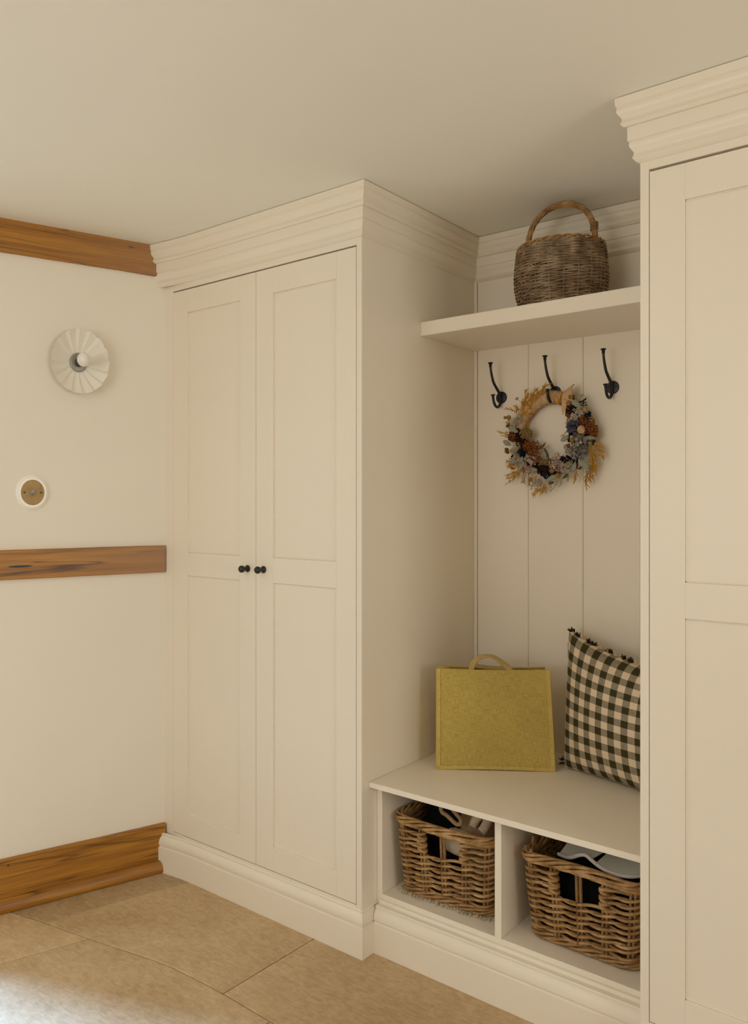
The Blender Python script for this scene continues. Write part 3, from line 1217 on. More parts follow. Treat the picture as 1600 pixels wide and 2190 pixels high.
m.grid(lumpy((-1.262, 2.022, .345), (.062, .022, .040), .05, 6, 28, 14), close_u=True)
m.build('fleece_lining', M_cream, gm, smooth=80)

# fleecy cream mat peeping out from under the left basket
m = MB()
r_ = np.random.RandomState(3)
Q, Nn = rrect(.163, .172, .03, 150)
m.add([(x, y, .0) for x, y in Q] + [(x, y, .005) for x, y in Q], [tuple(range(150))[::-1], tuple(150 + k for k in range(150))] + [(k, (k + 1) % 150, 150 + (k + 1) % 150, 150 + k) for k in range(150)])
for k in range(150):
    for j in range(3):
        b = Q[k] + r_.randn(2) * .0015
        e = b + Nn[k] * (.004 + .009 * r_.rand()) + r_.randn(2) * .004
        m.tube([(b[0], b[1], .003), ((b[0] + e[0]) / 2, (b[1] + e[1]) / 2, .006 + .003 * r_.rand()), (e[0], e[1], .002)], .0014, 4)
mt = m.build('fleece_mat', M_cream, smooth=40)
mt.matrix_basis = Matrix.Translation((-1.300, 2.158, ZS + .0002)) @ Matrix.Rotation(math.radians(3), 4, 'Z')
tag(mt, 'fuzzy cream mat peeping out beneath the left cubby basket', 'mat')

# pale plastic moulded tray in the right basket
tr = empty('plastic_tray', (-.86, 2.06, .39))
tag(tr, 'pale moulded plastic tray with curved rim sticking out of right cubby basket', 'tray')
rim = np.array([(-.958, 2.045, .386), (-.925, 2.028, .3905), (-.905, 2.020, .400), (-.888, 2.016, .4115), (-.872, 2.014, .4185), (-.862, 2.012, .4190), (-.850, 2.010, .4125), (-.832, 2.006, .4050),
                (-.812, 2.003, .3995), (-.790, 2.002, .3965), (-.765, 2.003, .3960), (-.740, 2.010, .3985), (-.722, 2.03, .400)])
q = np.concatenate([np.linspace(rim[i], rim[i + 1], 6)[:-1] for i in range(len(rim) - 1)])
for _ in range(5):
    q[1:-1] = .25 * q[:-2] + .5 * q[1:-1] + .25 * q[2:]
m = MB(); m.tube(q, .0052, 10)
m.build('rim', M_plasticrim, tr)
m = MB()
far = np.stack([q[:, 0] * .75 + (-.86) * .25, q[:, 1] + .16, np.full(len(q), .395)], 1)
nv = 10
P = np.zeros((30, nv, 3))
for i in range(30):
    b = q[i]
    for k in range(nv):
        t_ = k / (nv - 1)
        P[i, k] = (b[0] + (.02 + .02 * i / 30) * t_, b[1] + .001 + .14 * t_, b[2] + (.036 - .0009 * i) * math.sin(t_ * PI * .62) - .002)
P2 = P - np.array([0, 0, .003])
m.grid(np.concatenate([P, P2[::-1]]), close_u=True)
m.build('shell', M_plastic, tr, smooth=60)
m = MB()
P = np.zeros((26, nv, 3))
for i in range(26):
    b = q[len(q) - 26 + i]
    for k in range(nv):
        t_ = k / (nv - 1)
        P[i, k] = (b[0] + .012 * t_, b[1] + .002 + .12 * t_ ** 1.1, b[2] + .002 + .036 * t_ * (.35 + .65 * i / 25))
P2 = P - np.array([0, 0, .003])
m.grid(np.concatenate([P, P2[::-1]]), close_u=True)
m.build('scoop', M_plastic, tr, smooth=60)

# ------------------------------------------------------------------ handled basket on the shelf
hb = empty('handled_basket', (-1.080, 2.322, 1.9412), math.radians(0))
tag(hb, 'oval willow basket with twisted arch handle on the alcove shelf', 'basket')
AX, AY, HB = .1405, .130, .207
NSK = 20


def hbr(z):
    k = z / HB
    return .86 + .15 * math.sin(min(1, k * 2.1) * PI / 2) - .070 * max(0, k - .5) ** 1.5 * 2.83


def hpt(a, z, off=0.0):
    s = hbr(z)
    return (AX * s * math.cos(a) + off * math.cos(a), AY * s * math.sin(a) + off * math.sin(a), z)


for k in range(NSK):
    a = 2 * PI * (k + .5) / NSK
    m = MB()
    m.tube([hpt(a, z) for z in np.linspace(.004, HB - .004, 9)], .0023, 6)
    m.build('stake', M_wilst, hb, local=True)
mA, mB_ = MB(), MB()
z, row = .007, 0
n = NSK * 7
aa = np.arange(n) * 2 * PI / n
while z < HB - .014:
    dens = .0043 if z > .125 else .0050
    s = hbr(z)
    ph = row % 2
    w = np.cos((aa * NSK / (2 * PI) - .5) * PI + PI * ph) * .0034
    zz = z + .0010 * np.sin(aa * NSK / 2 + row) + .0010 * np.sin(aa * 3 + row * 1.3)
    rad = (.0025 if z > .125 else .0023) + .0006 * rng.rand()
    Pn = np.stack([(AX * s + w) * np.cos(aa), (AY * s + w) * np.sin(aa), zz], 1)
    mA.tube(Pn, rad, 6, closed=True)
    z += dens
    row += 1
mA.build('weave', M_wil, hb, local=True)['kind'] = 'stuff'
for j in range(3):
    a = np.arange(180) * 2 * PI / 180
    s = hbr(HB)
    o = .0040 * np.cos(a * 9 + j * 2 * PI / 3)
    m = MB()
    m.tube(np.stack([(AX * s + o) * np.cos(a), (AY * s + o) * np.sin(a), HB - .010 + .0048 * np.sin(a * 9 + j * 2 * PI / 3)], 1), .0028, 6, closed=True)
    m.build('rim_rod', M_wilrim, hb, local=True)
for j in range(2):
    a = np.arange(120) * 2 * PI / 120
    s = hbr(0.0)
    m = MB()
    m.tube(np.stack([(AX * s) * np.cos(a), (AY * s) * np.sin(a), .0035 + .0035 * j + .001 * np.sin(a * 13 + j * 3)], 1), .0030, 6, closed=True)
    m.build('foot_rod', M_wil, hb, local=True)
m = MB()
m.lathe([(.001, .003), (AX * .76, .003), (AX * .76, .006), (.001, .006)], Matrix.Diagonal((1, AY / AX, 1, 1)), 48)
m.build('basket_bottom', M_wil, hb, local=True)
# handle: strands twisted round an arch
hs = np.linspace(0, 1, 90)
hx0, hz0, hz1 = .109, .150, .3340
base = np.stack([-hx0 * np.cos(hs * PI) * (1 + .08 * np.sin(hs * PI)), np.full(90, -.012) + .02 * hs, hz0 + (hz1 - hz0) * np.sin(hs * PI) ** .62], 1)
Tn = np.gradient(base, axis=0)
Tn /= np.linalg.norm(Tn, axis=1)[:, None]
Bn = np.array([0, 1.0, 0])[None, :] - Tn * Tn[:, 1:2]
Bn /= np.linalg.norm(Bn, axis=1)[:, None]
Nn_ = np.cross(Tn, Bn)
for j in range(6):
    a = hs * 2 * PI * 2.2 + j * 2 * PI / 6
    rr = .0058
    m = MB()
    m.tube(base + rr * (np.cos(a)[:, None] * Nn_ + np.sin(a)[:, None] * Bn), .0035, 7)
    m.build('handle_strand', M_wilrim, hb, local=True)
for s_ in (1,):
    m = MB()
    i = 80
    for k in range(6):
        c = base[i] + np.array([0, 0, .004 * k - .002])
        a = np.linspace(0, 2 * PI, 14, endpoint=False)
        m.tube(np.stack([c[0] + .0105 * np.cos(a), c[1] + .0105 * np.sin(a), c[2] + .001 * np.cos(a)], 1), .0021, 6, closed=True)
    m.build('handle_binding', M_ratdk, hb, local=True)

# ------------------------------------------------------------------ jute bag
BL = Vector((-1.4029, 2.1122, 0)); BR = Vector((-1.0977, 2.3177, 0))
bd_ = (BR - BL); BWID = bd_.length
bang = math.atan2(bd_.y, bd_.x)
bag = empty('jute_bag', (BL.x, BL.y, .5100), bang)
tag(bag, 'olive green jute shopping bag standing on the bench seat', 'bag')
DP = .135                                  # gusset depth


def bagpt(u, v, side):
    """u, v in 0..1, side 0 = front, 1 = back"""
    wb_, wt_ = BWID, .352
    x = (u * wb_) * (1 - v) + (u * wt_ + .001) * v
    bul = math.sin(u * PI) * math.sin(v * PI)
    if side == 0:
        y = .012 * v - .004 * bul + .0025 * math.sin(u * 5 + v * 3) * v * (1 - v) * 2
        z = .3145 * v + (.0035 * math.sin(u * PI) * (1 - v)) - .003 * math.sin(u * PI) * v
    else:
        y = DP - (.050) * v
        z = (.3150 - .006) * v - .003 * math.sin(u * PI) * v
        x = x + .004 * (1 - 2 * u) * v
    return (x, y, z)


nu, nv = 30, 26
m = MB()
us, vs = np.linspace(0, 1, nu), np.linspace(0, 1, nv)
for side in (0, 1):
    P = np.array([[bagpt(u, v, side) for v in vs] for u in us])
    Pi = P + np.array([0, .0025 if side == 0 else -.0025, 0])
    uv = np.array([[(u * BWID, v * .315) for v in vs] for u in us])
    m.grid(P, uv); m.grid(Pi, uv)
    # top edge closing
    e = np.stack([P[:, -1], Pi[:, -1]], 1)
    m.grid(e, np.stack([uv[:, -1], uv[:, -1]], 1))
for u in (0.0, 1.0):                       # gussets folded inwards
    G = []
    for k in range(9):
        t_ = k / 8
        row_ = []
        for v in vs:
            a, b = np.array(bagpt(u, v, 0)), np.array(bagpt(u, v, 1))
            p = a * (1 - t_) + b * t_
            p[0] += (1 if u == 0 else -1) * .042 * (v ** .8) * (1 - abs(2 * t_ - 1))
            row_.append(p)
        G.append(row_)
    G = np.array(G)
    m.grid(G, np.array([[(k / 8 * DP, v * .315) for v in vs] for k in range(9)]))
Pb = np.array([[np.array(bagpt(u, 0, 0)) * (1 - t_) + np.array(bagpt(u, 0, 1)) * t_ + np.array([0, 0, .001]) for t_ in (0, .5, 1)] for u in us])
m.grid(Pb, np.array([[(u * BWID, t_ * DP) for t_ in (0, .5, 1)] for u in us]))
m.build('body', M_jute, bag, local=True, smooth=50, recalc=False)


def strip_on(uv_path, width_dir, name, w=.0125, lift=.0026):
    """stitched binding lying on the bag's front face"""
    P, U = [], []
    for (u, v) in uv_path:
        a = np.array(bagpt(u, v, 0))
        b = np.array(bagpt(min(1, max(0, u + width_dir[0])), min(1, max(0, v + width_dir[1])), 0))
        P.append([a + (0, .001, 0), a + (0, -lift, 0), b + (0, -lift, 0), b + (0, .001, 0)])
        U.append([(a[0], a[2]), (a[0], a[2]), (b[0], b[2]), (b[0], b[2])])
    mm = MB()
    mm.grid(np.array(P), np.array(U))
    return mm.build(name, M_jute3, bag, local=True, smooth=30)


strip_on([(0, v) for v in vs], (.032, 0), 'edge_binding')
strip_on([(1, v) for v in vs], (-.032, 0), 'edge_binding')
strip_on([(u, 0) for u in us], (0, .038), 'edge_binding')
m = MB()
for (pts) in ([bagpt(0, v, 0) for v in vs], [bagpt(1, v, 0) for v in vs]):
    m.tube(np.array(pts) + np.array([0, 0, .001]), .0026, 6)
m.tube(np.array([bagpt(u, 0, 0) for u in us]) + np.array([0, -.0005, .0026]), .0026, 6)
m.build('corded_seam', M_jute3, bag, local=True)
m = MB()
m.tube(np.array([bagpt(u, 1, 0) for u in us]) + np.array([0, .001, -.001]), .0022, 6)
m.tube(np.array([bagpt(u, 1, 1) for u in us]) + np.array([0, -.001, -.001]), .0022, 6)
m.build('top_hem', M_jute, bag, local=True)


def strap(path, yoff, name, tw):
    """folded jute carrying strap"""
    P = np.array(path, float)
    d = np.r_[0, np.cumsum(np.linalg.norm(np.diff(P, axis=0), axis=1))]
    s = np.linspace(0, d[-1], 50)
    Q = np.stack([np.interp(s, d, P[:, k]) for k in range(2)], 1)
    for _ in range(8):
        Q[1:-1] = .25 * Q[:-2] + .5 * Q[1:-1] + .25 * Q[2:]
    Tn = np.gradient(Q, axis=0)
    Tn /= np.linalg.norm(Tn, axis=1)[:, None]
    Nn = np.stack([-Tn[:, 1], Tn[:, 0]], 1)
    rows = []
    for i in range(50):
        t_ = i / 49
        ang = tw(t_)
        hw = .0085
        ca, sa = math.cos(ang), math.sin(ang)
        wv = np.array([Nn[i, 0] * ca, sa, Nn[i, 1] * ca])
        tv = np.array([-Nn[i, 0] * sa, ca, -Nn[i, 1] * sa])
        c = np.array([Q[i, 0], yoff, Q[i, 1]])
        ring = [c + wv * a + tv * b for a, b in ((-hw, -.0016), (-hw * .4, -.0032), (hw * .4, -.0032), (hw, -.0016), (hw, .0016), (hw * .4, .0032), (-hw * .4, .0032), (-hw, .0016))]
        rows.append(ring)
    rows = np.array(rows)
    mm = MB()
    uv = np.array([[(s[i], k * .004) for k in range(9)] for i in range(50)])
    mm.grid(np.concatenate([rows, rows[:, :1]], 1), uv)
    return mm.build(name, M_jute2, bag, local=True, smooth=50)


strap([(.1080, .255), (.1085, .300), (.110, .325), (.120, .342), (.140, .3535), (.168, .3580), (.186, .3500), (.202, .3375), (.222, .3230), (.236, .3120), (.239, .298), (.240, .255)],
      .0185, 'handle', lambda t: .2 + 1.0 * math.exp(-((t - .50) / .18) ** 2))
strap([(.108, .255), (.108, .300), (.109, .312), (.125, .312), (.170, .306), (.220, .306), (.239, .304), (.240, .255)], .074, 'handle', lambda t: .9)

# ------------------------------------------------------------------ gingham cushion
cu = empty('cushion', (-1.095, 2.380, .5100), math.radians(-15))
tag(cu, 'black and cream gingham cushion with tufted edge leaning in the bench corner', 'cushion')
CW, CH = .408, .432


def cpt(u, v, s):
    """u, v in 0..1; s = +1 front, -1 back"""
    eu, ev = 1 - (2 * u - 1) ** 2, 1 - (2 * v - 1) ** 2
    th = .080 * (max(eu, 0) ** .42) * (max(ev, 0) ** .42)
    pin = .030 * (1 - eu) * 0
    x = CW * (u + .030 * (ev) * (1 - 2 * u) * .9)
    z = CH * (v + .020 * (eu) * (1 - 2 * v) * .9)
    # top sags to the right of the left ear, base follows the seat
    z -= v ** 2 * (.078 * min(1, max(0, (u - .0) / .75)) ** .72)
    z += (1 - v) ** 3 * .0
    x -= .016 * v * (1 - u)
    y = -s * th + .045 * v + .012 * math.sin(u * PI) * (1 - v)
    return (x, y, max(z, .0005))


nu, nv = 56, 56
us, vs = np.linspace(0, 1, nu), np.linspace(0, 1, nv)
us = .5 - .5 * np.cos(us * PI)
vs = .5 - .5 * np.cos(vs * PI)
m = MB()
uv = np.array([[(u * .43, v * .43) for v in vs] for u in us])
for s in (1, -1):
    P = np.array([[cpt(u, v, s) for v in vs] for u in us])
    m.grid(P if s > 0 else P[::-1], uv if s > 0 else uv[::-1])
m.build('cover', M_ging, cu, local=True, smooth=70)


def tuft(u, v, mat, out, sz=.011, cnt=26):
    r = np.random.RandomState(int(u * 997 + v * 131) % 9999)
    c = np.array(cpt(u, v, 1)) * .5 + np.array(cpt(u, v, -1)) * .5
    mm = MB()
    for k in range(cnt):
        b = c + r.randn(3) * np.array([sz * .35, .004, .001])
        d = np.array(out) * sz * (.7 + .6 * r.rand()) + r.randn(3) * sz * .30
        mm.tube([b, b + d * .5 + r.randn(3) * .001, b + d], [.0013, .0015, .0010], 4)
    return mm.build('tuft', mat, cu, local=True)


seq = [(.02, 0), (.085, 0), (.13, 1), (.19, 0), (.235, 0), (.29, 1), (.37, 0), (.43, 1), (.49, 0), (.55, 0), (.61, 1), (.68, 0), (.72, 0), (.79, 1), (.86, 0), (.92, 1)]
for u, d in seq:
    tuft(u, .999, M_tuftl if d else M_tuftd, (-.2, -.15, .85), .0105)
tuft(.0, .055, M_tuftd, (-1.0, 0, .15), .012, 16)
tuft(.0, .025, M_tuftd, (-.8, -.3, .1), .010, 16)
m = MB()
m.obox((-.004 + cpt(0, .86, 1)[0], cpt(0, .86, 1)[1], cpt(0, .86, 1)[2]), (.010, .0012, .034), None, .0003)
m.build('sewn_tag', M_tuftd, cu, local=True)

# ------------------------------------------------------------------ dried-flower wreath
WX, WY, WZ = -1.190, 2.478, 1.5925
wt = empty('wreath', (WX, WY, WZ))
tag(wt, 'dried-flower wreath of golden grasses and rust blooms hanging on the middle hook', 'wreath')


def simple2(name, c, rough=.85, var=.25):
    return simple(name, c, rough, 0, .15, 300, .3, var)


W = dict(kraft=simple2('kraft_paper', (.56, .36, .19), .8, .12), gold=simple2('golden_grass', (.46, .24, .03), .8), pale=simple2('pale_grass', (.40, .29, .15), .8),
         yellow=simple2('yellow_ribbon', (.56, .26, .01), .6), sage=simple2('sage_leaf', (.27, .28, .215), .9, .15), rust=simple2('rust_bloom', (.20, .065, .015), .9, .5),
         burg=simple2('burgundy_bloom', (.028, .010, .010), .9, .4), lichen=simple2('grey_lichen', (.47, .41, .30), .9, .2), hyd=simple2('mauve_hydrangea', (.43, .325, .265), .85, .35),
         hydb=simple2('blue_grey_hydrangea', (.25, .245, .22), .85, .6), hop=simple2('straw_hop', (.27, .18, .07), .85, .25), berry=simple2('tan_berry', (.25, .13, .038), .6, .3),
         seed=simple2('pale_seed', (.40, .315, .24), .7, .1), teal=simple2('teal_bloom', (.010, .022, .028), .85, .3), blue=simple2('blue_lavender', (.12, .115, .155), .85, .3),
         green=simple2('olive_sprig', (.10, .10, .03), .85, .3), black=simple2('black_berry', (.012, .009, .008), .6, .3), orange=simple2('orange_petal', (.50, .19, .01), .7, .2),
         poppy=simple2('poppy_head', (.50, .33, .20), .7, .1))
wr_ = np.random.RandomState(21)


def wl_(cx, cy, out=0.0):
    """position on the wreath in its own plane, from a 1 mm-ish working grid (x right, y down)"""
    return np.array([(cx - 690) / (2300.0 if cx < 690 else 2460.0), -out, -(cy - 800) / 2512.0])


def part(mm, name, mat):
    return mm.build(name, W[mat], wt, local=True, smooth=50)


def ring_arc(a0, a1, r0, rt, nseg=60, crumple=0.0, seed=0):
    r = np.random.RandomState(seed)
    P = np.zeros((nseg, 17, 3))
    nz = r.randn(nseg, 16)
    for i in range(nseg):
        a = a0 + (a1 - a0) * i / (nseg - 1)
        rr = rt(i / (nseg - 1))
        for k in range(17):
            b = 2 * PI * k / 16
            q = rr * (1 + crumple * nz[i, k % 16])
            P[i, k] = ((r0 + q * math.cos(b)) * math.cos(a) + .004, -q * math.sin(b), (r0 * 1.03 + q * math.cos(b)) * math.sin(a) - .012)
    return P


R0 = .118
m = MB(); m.grid(ring_arc(0, 2 * PI, R0, lambda t: .015, 90, .05, 1)); part(m, 'base_ring', 'burg')
m = MB(); m.grid(ring_arc(math.radians(88), math.radians(170), R0, lambda t: .0195 + .004 * math.sin(t * 3) - .009 * max(0, t - .6), 70, .075, 2)); part(m, 'paper_wrap', 'kraft')
m = MB(); m.grid(ring_arc(math.radians(56), math.radians(92), R0, lambda t: .0225 - .002 * math.sin(t * PI), 40, .13, 3)); part(m, 'crumpled_wrap', 'kraft')
# flared paper collar
P = np.zeros((20, 9, 3))
for i in range(20):
    a = -2.4 + 4.2 * i / 19
    for k in range(9):
        t_ = k / 8
        rr = .020 + .017 * t_ + (.030 * t_ ** 2 if a < -1.2 else 0) * .6
        c = wl_(815 + 70 * t_, 545 - 12 * t_, .010)
        P[i, k] = c + np.array([.002 * math.cos(a) + .012 * t_ * math.cos(a * .5), -rr * .75 * math.cos(a), rr * math.sin(a) * 1.05])
m = MB(); m.grid(np.concatenate([P, (P + np.array([.001, .001, 0]))[::-1]]), close_u=True); part(m, 'paper_collar', 'kraft')
m = MB()
tip = [wl_(835, 560, .030), wl_(885, 580, .034), wl_(862, 640, .030), wl_(826, 688, .026), wl_(820, 620, .030)]
tip2 = [p + np.array([0, .0012, 0]) for p in tip]
m.add(tip + tip2, [(0, 1, 2, 3, 4), (9, 8, 7, 6, 5)] + [(k, (k + 1) % 5, 5 + (k + 1) % 5, 5 + k) for k in range(5)]); part(m, 'paper_point', 'kraft')
for (x, y, ang, l) in ((803, 545, 1.25, .021), (516, 658, .05, .012)):
    m = MB()
    c = wl_(x, y, .006)
    a = np.linspace(0, 2 * PI, 20, endpoint=False)
    m.tube(np.stack([c[0] + l * np.cos(a) * math.cos(ang), c[1] - .023 * np.sin(a), c[2] + l * np.cos(a) * math.sin(ang)], 1), .0022, 6, closed=True, flat=(1, 1.6))
    part(m, 'yellow_tie', 'yellow')


def stem_to_ring(m, c):
    """thin stalk from an outlying piece back into the ring"""
    q = np.array([c[0] - .004, 0, c[2] + .012])
    r = np.linalg.norm(q)
    p = q / (r + 1e-9) * .120 + np.array([.004, -.012, -.012])
    if np.linalg.norm(p - c) > .024:
        m.tube([c, (c + p) / 2 + np.array([0, -.003, .002]), p], [.0006, .0008, .0010], 5)


def leaf(x, y, L, Wd, ang, out=.03, mat='sage'):
    c = wl_(x, y, out)
    ca, sa = math.cos(ang), math.sin(ang)
    P = np.zeros((9, 7, 3))
    bend = wr_.uniform(-.4, .4)
    for i in range(9):
        t_ = i / 8
        w = Wd * math.sin(PI * min(.999, max(.001, t_)) ** .8) ** .8
        for k in range(7):
            s = (k / 6 - .5) * 2
            lx = (t_ - .5) * L
            ly = s * w * .5
            P[i, k] = c + np.array([lx * ca - ly * sa, -.004 * (1 - s * s) - bend * (t_ - .5) ** 2 * L * .5, lx * sa + ly * ca])
    m = MB()
    m.grid(np.concatenate([P, (P + np.array([0, .0010, 0]))[::-1]]), close_u=True)
    stem_to_ring(m, c)
    part(m, 'leaf', mat)


def balls(x, y, r, cnt, br, mat, name, out=.022, flat=.6):
    c = wl_(x, y, out)
    m = MB()
    for k in range(cnt):
        d = wr_.randn(3)
        d /= np.linalg.norm(d)
        d *= r * wr_.rand() ** .4
        d[1] = -abs(d[1]) * flat
        m.ball(c + d, br * (.7 + .6 * wr_.rand()), 7, 5)
    stem_to_ring(m, c)
    part(m, name, mat)


def lichen(x, y, r, mat='lichen', cnt=26, out=.028):
    c = wl_(x, y, out)
    m = MB()
    for k in range(cnt):
        d = wr_.randn(3) * np.array([1, .45, 1])
        d /= np.linalg.norm(d)
        p = c + d * r * .25
        pts = [p]
        dirv = d.copy()
        for s in range(6):
            dirv = dirv + wr_.randn(3) * .75
            dirv /= np.linalg.norm(dirv)
            q = pts[-1] + dirv * r * .24
            v_ = q - c
            L = np.linalg.norm(v_)
            if L > r:
                q = c + v_ / L * r
            pts.append(q)
        m.tube(pts, np.linspace(.0016, .0010, 7), 4)
    part(m, 'lichen_sprig', mat)


def petals(x, y, r, mat, cnt=30, pl=.012, out=.022, name='bloom', cup=.5):
    c = wl_(x, y, out)
    m = MB()
    for k in range(cnt):
        d = wr_.randn(3)
        d[1] = -abs(d[1]) * .8
        d /= np.linalg.norm(d)
        a = np.cross(d, wr_.randn(3)); a /= np.linalg.norm(a)
        b = np.cross(d, a)
        o = c + d * r * (.55 + .4 * wr_.rand())
        L = pl * (.7 + .6 * wr_.rand())
        P = np.zeros((5, 5, 3))
        for i in range(5):
            for j in range(5):
                s, t_ = (i / 4 - .5), (j / 4 - .5)
                w = 1 - .5 * (abs(t_) * 2) ** 2
                P[i, j] = o + a * s * L * w + b * t_ * L + d * cup * L * (s * s * 2.2 + t_ * t_ * 1.6)
        m.grid(np.concatenate([P, (P - d * .0007)[::-1]]), close_u=True)
    part(m, name, mat)


def hop(x, y, r, out=.026, mat='hop', ang=0.0):
    c = wl_(x, y, out)
    m = MB()
    m.ball(c, r * .7, 10, 8, (1.2, .8, .9))
    for k in range(70):
        t_ = math.acos(1 - 2 * (k + .5) / 70)
        a = k * 2.39996
        d = np.array([math.cos(t_), math.sin(t_) * math.cos(a), math.sin(t_) * math.sin(a)])
        p = c + d * r * np.array([1.15, .8, .9])
        m.ball(p - d * r * .1, r * .20, 6, 4, (.8, 1, 1))
    part(m, 'seed_head', mat)


def grass(x0, y0, x1, y1, mat='gold', spread=.012, cnt=9, sp=.011, out=.02):
    """oat stalk with spikelets running from the wreath outwards"""
    a, b = wl_(x0, y0, out), wl_(x1, y1, out * .6)
    cnt = int(cnt * 1.5)
    m = MB()
    mid = (a + b) / 2 + wr_.randn(3) * .006
    ts = np.linspace(0, 1, 10)
    C = np.array([(1 - t) ** 2 * a + 2 * t * (1 - t) * mid + t * t * b for t in ts])
    m.tube(C, np.linspace(.0010, .0006, 10), 5)
    dv = (b - a) / (np.linalg.norm(b - a) + 1e-9)
    for k in range(cnt):
        t_ = .2 + .8 * (k + wr_.rand()) / cnt
        p = (1 - t_) ** 2 * a + 2 * t_ * (1 - t_) * mid + t_ * t_ * b
        d = dv + wr_.randn(3) * np.array([.45, .25, .45])
        d /= np.linalg.norm(d)
        L = sp * (.7 + .7 * wr_.rand())
        m.tube([p, p + d * L * .3, p + d * L * .65, p + d * L], [.0005, .0014, .0011, .0002], 5)
    part(m, 'grass_stem', mat)


# golden oats, upper left
for (a, b, c, d) in ((480, 660, 500, 460), (485, 660, 520, 500), (490, 650, 580, 452), (495, 650, 600, 480), (500, 640, 650, 455), (505, 640, 640, 470), (498, 655, 545, 500), (560, 560, 680, 425), (490, 640, 560, 540), (488, 665, 470, 560)):
    grass(a, b, c, d, 'gold', cnt=16, sp=.017, out=.024)
for (a, b, c, d) in ((430, 640, 325, 600), (440, 650, 395, 585), (430, 660, 425, 600), (380, 800, 262, 800), (370, 810, 300, 830), (390, 790, 330, 720), (380, 740, 345, 700)):
    grass(a, b, c, d, 'gold', cnt=7, sp=.014)
for (a, b, c, d) in ((470, 1130, 335, 1235), (460, 1140, 330, 1165), (480, 1140, 345, 1205), (470, 1120, 385, 1150), (450, 1130, 400, 1190), (400, 1070, 340, 1050), (410, 1080, 345, 1090), (640, 1260, 570, 1345), (640, 1270, 600, 1310), (660, 1250, 660, 1310), (650, 1250, 625, 1320)):
    grass(a, b, c, d, 'gold', cnt=10, sp=.015)
for (a, b, c, d) in ((1040, 920, 1140, 1000), (1050, 920, 1060, 1180), (1060, 920, 1100, 1110), (1045, 930, 1080, 1150), (1060, 960, 1065, 1210), (1040, 1100, 1015, 1280), (1050, 1120, 1050, 1220), (1060, 1060, 1010, 1240), (1070, 930, 1135, 960), (1080, 980, 1150, 1050), (960, 1120, 930, 1225), (1045, 1000, 1090, 1100), (1060, 1000, 1075, 1130)):
    grass(a, b, c, d, 'gold', cnt=12, sp=.016)
for (a, b, c, d) in ((870, 660, 875, 780), (880, 690, 850, 740), (875, 680, 885, 830), (900, 760, 810, 855), (500, 790, 520, 740)):
    grass(a, b, c, d, 'gold', cnt=6, sp=.012)
for (a, b, c, d) in ((500, 1150, 480, 1240), (520, 1160, 520, 1260), (480, 1160, 455, 1230), (800, 1180, 700, 1310), (820, 1190, 790, 1260), (540, 1170, 530, 1290), (860, 1160, 850, 1220)):
    grass(a, b, c, d, 'pale', cnt=8, sp=.010, out=.012)
for (x, y, L, w, an) in ((410, 790, .040, .019, -.35), (350, 895, .034, .018, -.5), (400, 1065, .034, .016, .3), (585, 1130, .040, .014, -.25), (735, 1205, .048, .017, .45), (930, 1115, .036, .016, 1.25), (1000, 1095, .044, .020, -.9),
                         (1030, 1120, .040, .017, -1.15), (855, 880, .036, .018, .5), (1065, 888, .042, .013, -.1), (945, 605, .046, .020, -.62), (980, 550, .024, .014, .6), (480, 1040, .022, .014, 1.2), (860, 960, .022, .014, -1.0), (440, 520, .014, .010, .5)):
    leaf(x, y, L, w, an)
for (x, y, L, w, an) in ((735, 1245, .022, .010, .3), (660, 935, .030, .008, .8), (690, 990, .034, .008, -1.0), (700, 1020, .030, .007, -1.2), (360, 745, .018, .012, .6), (640, 1090, .020, .010, .3), (560, 985, .026, .010, -.2)):
    leaf(x, y, L, w, an, .03, 'green')
# small filler tucked round the planted part of the ring
for k in range(64):
    a = math.radians(wr_.uniform(168, 398))
    rr = .118 + wr_.uniform(-.030, .034)
    fx, fy = rr * math.cos(a) + .004, rr * 1.03 * math.sin(a) - .012
    cx_, cy_ = 690 + fx * (2300 if fx < 0 else 2460), 800 - fy * 2512
    kind = k % 8
    if kind in (0, 5):
        balls(cx_, cy_, .009 + .004 * wr_.rand(), 22, .0026, ('rust', 'burg', 'berry')[k % 3], 'seed_cluster', .016)
    elif kind in (1, 4):
        lichen(cx_, cy_, .012, 'lichen', 12, .017)
    elif kind == 2:
        petals(cx_, cy_, .010, ('burg', 'rust', 'hyd', 'burg')[k // 8 % 4], 14, .009, .016)
    elif kind == 3:
        leaf(cx_, cy_, .026, .009, wr_.uniform(-3, 3), .018, ('sage', 'green')[k // 8 % 2])
    elif kind == 6:
        balls(cx_, cy_, .012, 10, .0042, ('black', 'burg')[k // 8 % 2], 'seed_cluster', .012)
    else:
        e = wr_.uniform(45, 75)
        grass(cx_, cy_, cx_ + e * math.cos(a), cy_ - e * math.sin(a), ('gold', 'pale')[k // 8 % 2], cnt=5, sp=.010, out=.016)
hop(512, 822, .0205); hop(665, 1075, .0135)
petals(402, 842, .017, 'rust', 26, .012)
balls(465, 862, .026, 60, .0035, 'burg', 'seed_cluster', .024)
balls(480, 900, .022, 50, .0035, 'burg', 'seed_cluster', .020)
balls(590, 950, .026, 110, .0030, 'rust', 'seed_cluster', .028)
balls(530, 930, .020, 60, .0032, 'rust', 'seed_cluster', .024)
balls(620, 1045, .015, 40, .0029, 'rust', 'seed_cluster', .028)
balls(715, 1065, .011, 24, .0030, 'rust', 'seed_cluster', .022)
balls(660, 1130, .023, 70, .0033, 'burg', 'seed_cluster', .026)
balls(900, 650, .020, 55, .0033, 'burg', 'seed_cluster', .024)
balls(880, 690, .010, 20, .0032, 'rust', 'seed_cluster', .026)
balls(1030, 765, .028, 120, .0029, 'rust', 'seed_cluster', .026)
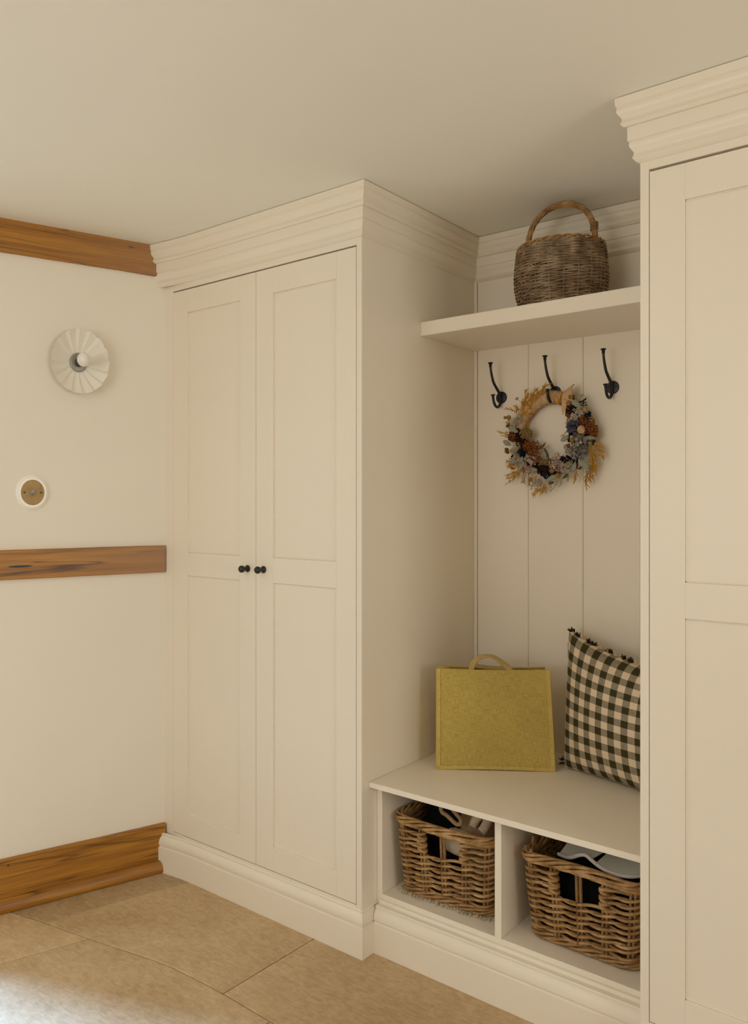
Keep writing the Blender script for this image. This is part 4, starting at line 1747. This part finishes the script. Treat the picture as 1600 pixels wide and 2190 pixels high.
balls(1075, 820, .021, 80, .0031, 'rust', 'seed_cluster', .020)
balls(1085, 855, .014, 30, .0030, 'rust', 'seed_cluster', .018)
balls(1000, 600, .016, 26, .0026, 'black', 'seed_cluster', .020)
balls(870, 940, .010, 12, .0040, 'rust', 'seed_cluster', .024)
balls(350, 960, .010, 12, .0040, 'rust', 'seed_cluster', .022)
for (x, y) in ((420, 720), (455, 690)):
    lichen(x, y, .017)
for (x, y, r) in ((430, 950, .022), (410, 985, .018), (425, 1030, .022), (435, 1080, .018), (600, 1245, .019), (625, 1230, .014), (960, 690, .022), (985, 660, .018), (930, 720, .014), (850, 1130, .020), (880, 1090, .017), (860, 1100, .015)):
    lichen(x, y, r)
petals(552, 1065, .022, 'hyd', 34, .012, .026)
petals(540, 1130, .015, 'hyd', 20, .010, .022)
petals(770, 1080, .022, 'hyd', 30, .013, .026)
petals(800, 1100, .020, 'hyd', 26, .012, .026)
petals(980, 925, .025, 'hydb', 36, .014, .026)
petals(970, 1000, .023, 'hydb', 34, .014, .028, cup=.8)
petals(985, 960, .022, 'hyd', 20, .012, .030)
petals(850, 1060, .013, 'burg', 18, .012, .026)
petals(690, 1180, .013, 'teal', 18, .010, .022)
petals(1040, 705, .012, 'teal', 16, .010, .022)
petals(905, 880, .015, 'teal', 20, .011, .020)
petals(470, 985, .012, 'teal', 16, .010, .024)
petals(395, 1090, .009, 'orange', 9, .012, .022)
petals(940, 800, .022, 'blue', 30, .013, .024, cup=.9)
petals(925, 770, .014, 'blue', 20, .012, .024, cup=.9)
for (x0, y0, x1, y1) in ((575, 1215, 615, 1185), (1018, 632, 1035, 672)):
    m = MB()
    a, b = wl_(x0, y0, .034), wl_(x1, y1, .034)
    m.tube([a, (a + b) / 2 + np.array([.004, -.003, .002]), b], [.0016, .0034, .0012], 8)
    part(m, 'orange_petal', 'orange')
for (x, y, r) in ((905, 547, .0085), (887, 596, .0090), (740, 1145, .0085), (795, 1182, .0085), (560, 1215, .0078), (920, 900, .0095), (968, 860, .0075), (955, 885, .0070), (915, 965, .0070), (905, 985, .0085), (370, 677, .0080), (337, 676, .0055), (455, 905, .006)):
    c = wl_(x, y, .032)
    m = MB()
    m.lathe([(.0004, -r * .8), (r * .7, -r * .7), (r, -r * .1), (r * .97, r * .35), (r * .80, r * .60), (r * .45, r * .52), (.0004, r * .50)], Matrix.Translation(c) @ Matrix.Rotation(PI / 2 + wr_.uniform(-.4, .4), 4, 'X') @ Matrix.Rotation(wr_.uniform(-.5, .5), 4, 'Y'), 14)
    stem_to_ring(m, c)
    part(m, 'acorn_cup', 'berry')
for (x, y, r) in ((790, 1012, .0075), (770, 1045, .0070), (805, 1040, .0070), (755, 1075, .0062), (790, 1065, .0065), (400, 955, .0055)):
    m = MB(); m.ball(wl_(x, y, .034), r, 10, 7); part(m, 'pale_berry', 'seed')
c = wl_(998, 818, .038)
m = MB()
m.lathe([(.0004, -.014), (.008, -.012), (.0132, -.004), (.0136, .003), (.0105, .010), (.0050, .0135), (.0046, .0150), (.0085, .0165), (.0088, .0180), (.0004, .0185)],
        Matrix.Translation(c) @ Matrix.Rotation(math.radians(115), 4, 'X') @ Matrix.Rotation(.5, 4, 'Y'), 18)
part(m, 'poppy_head', 'poppy')
balls(1018, 848, .008, 14, .0026, 'berry', 'poppy_crown', .038)
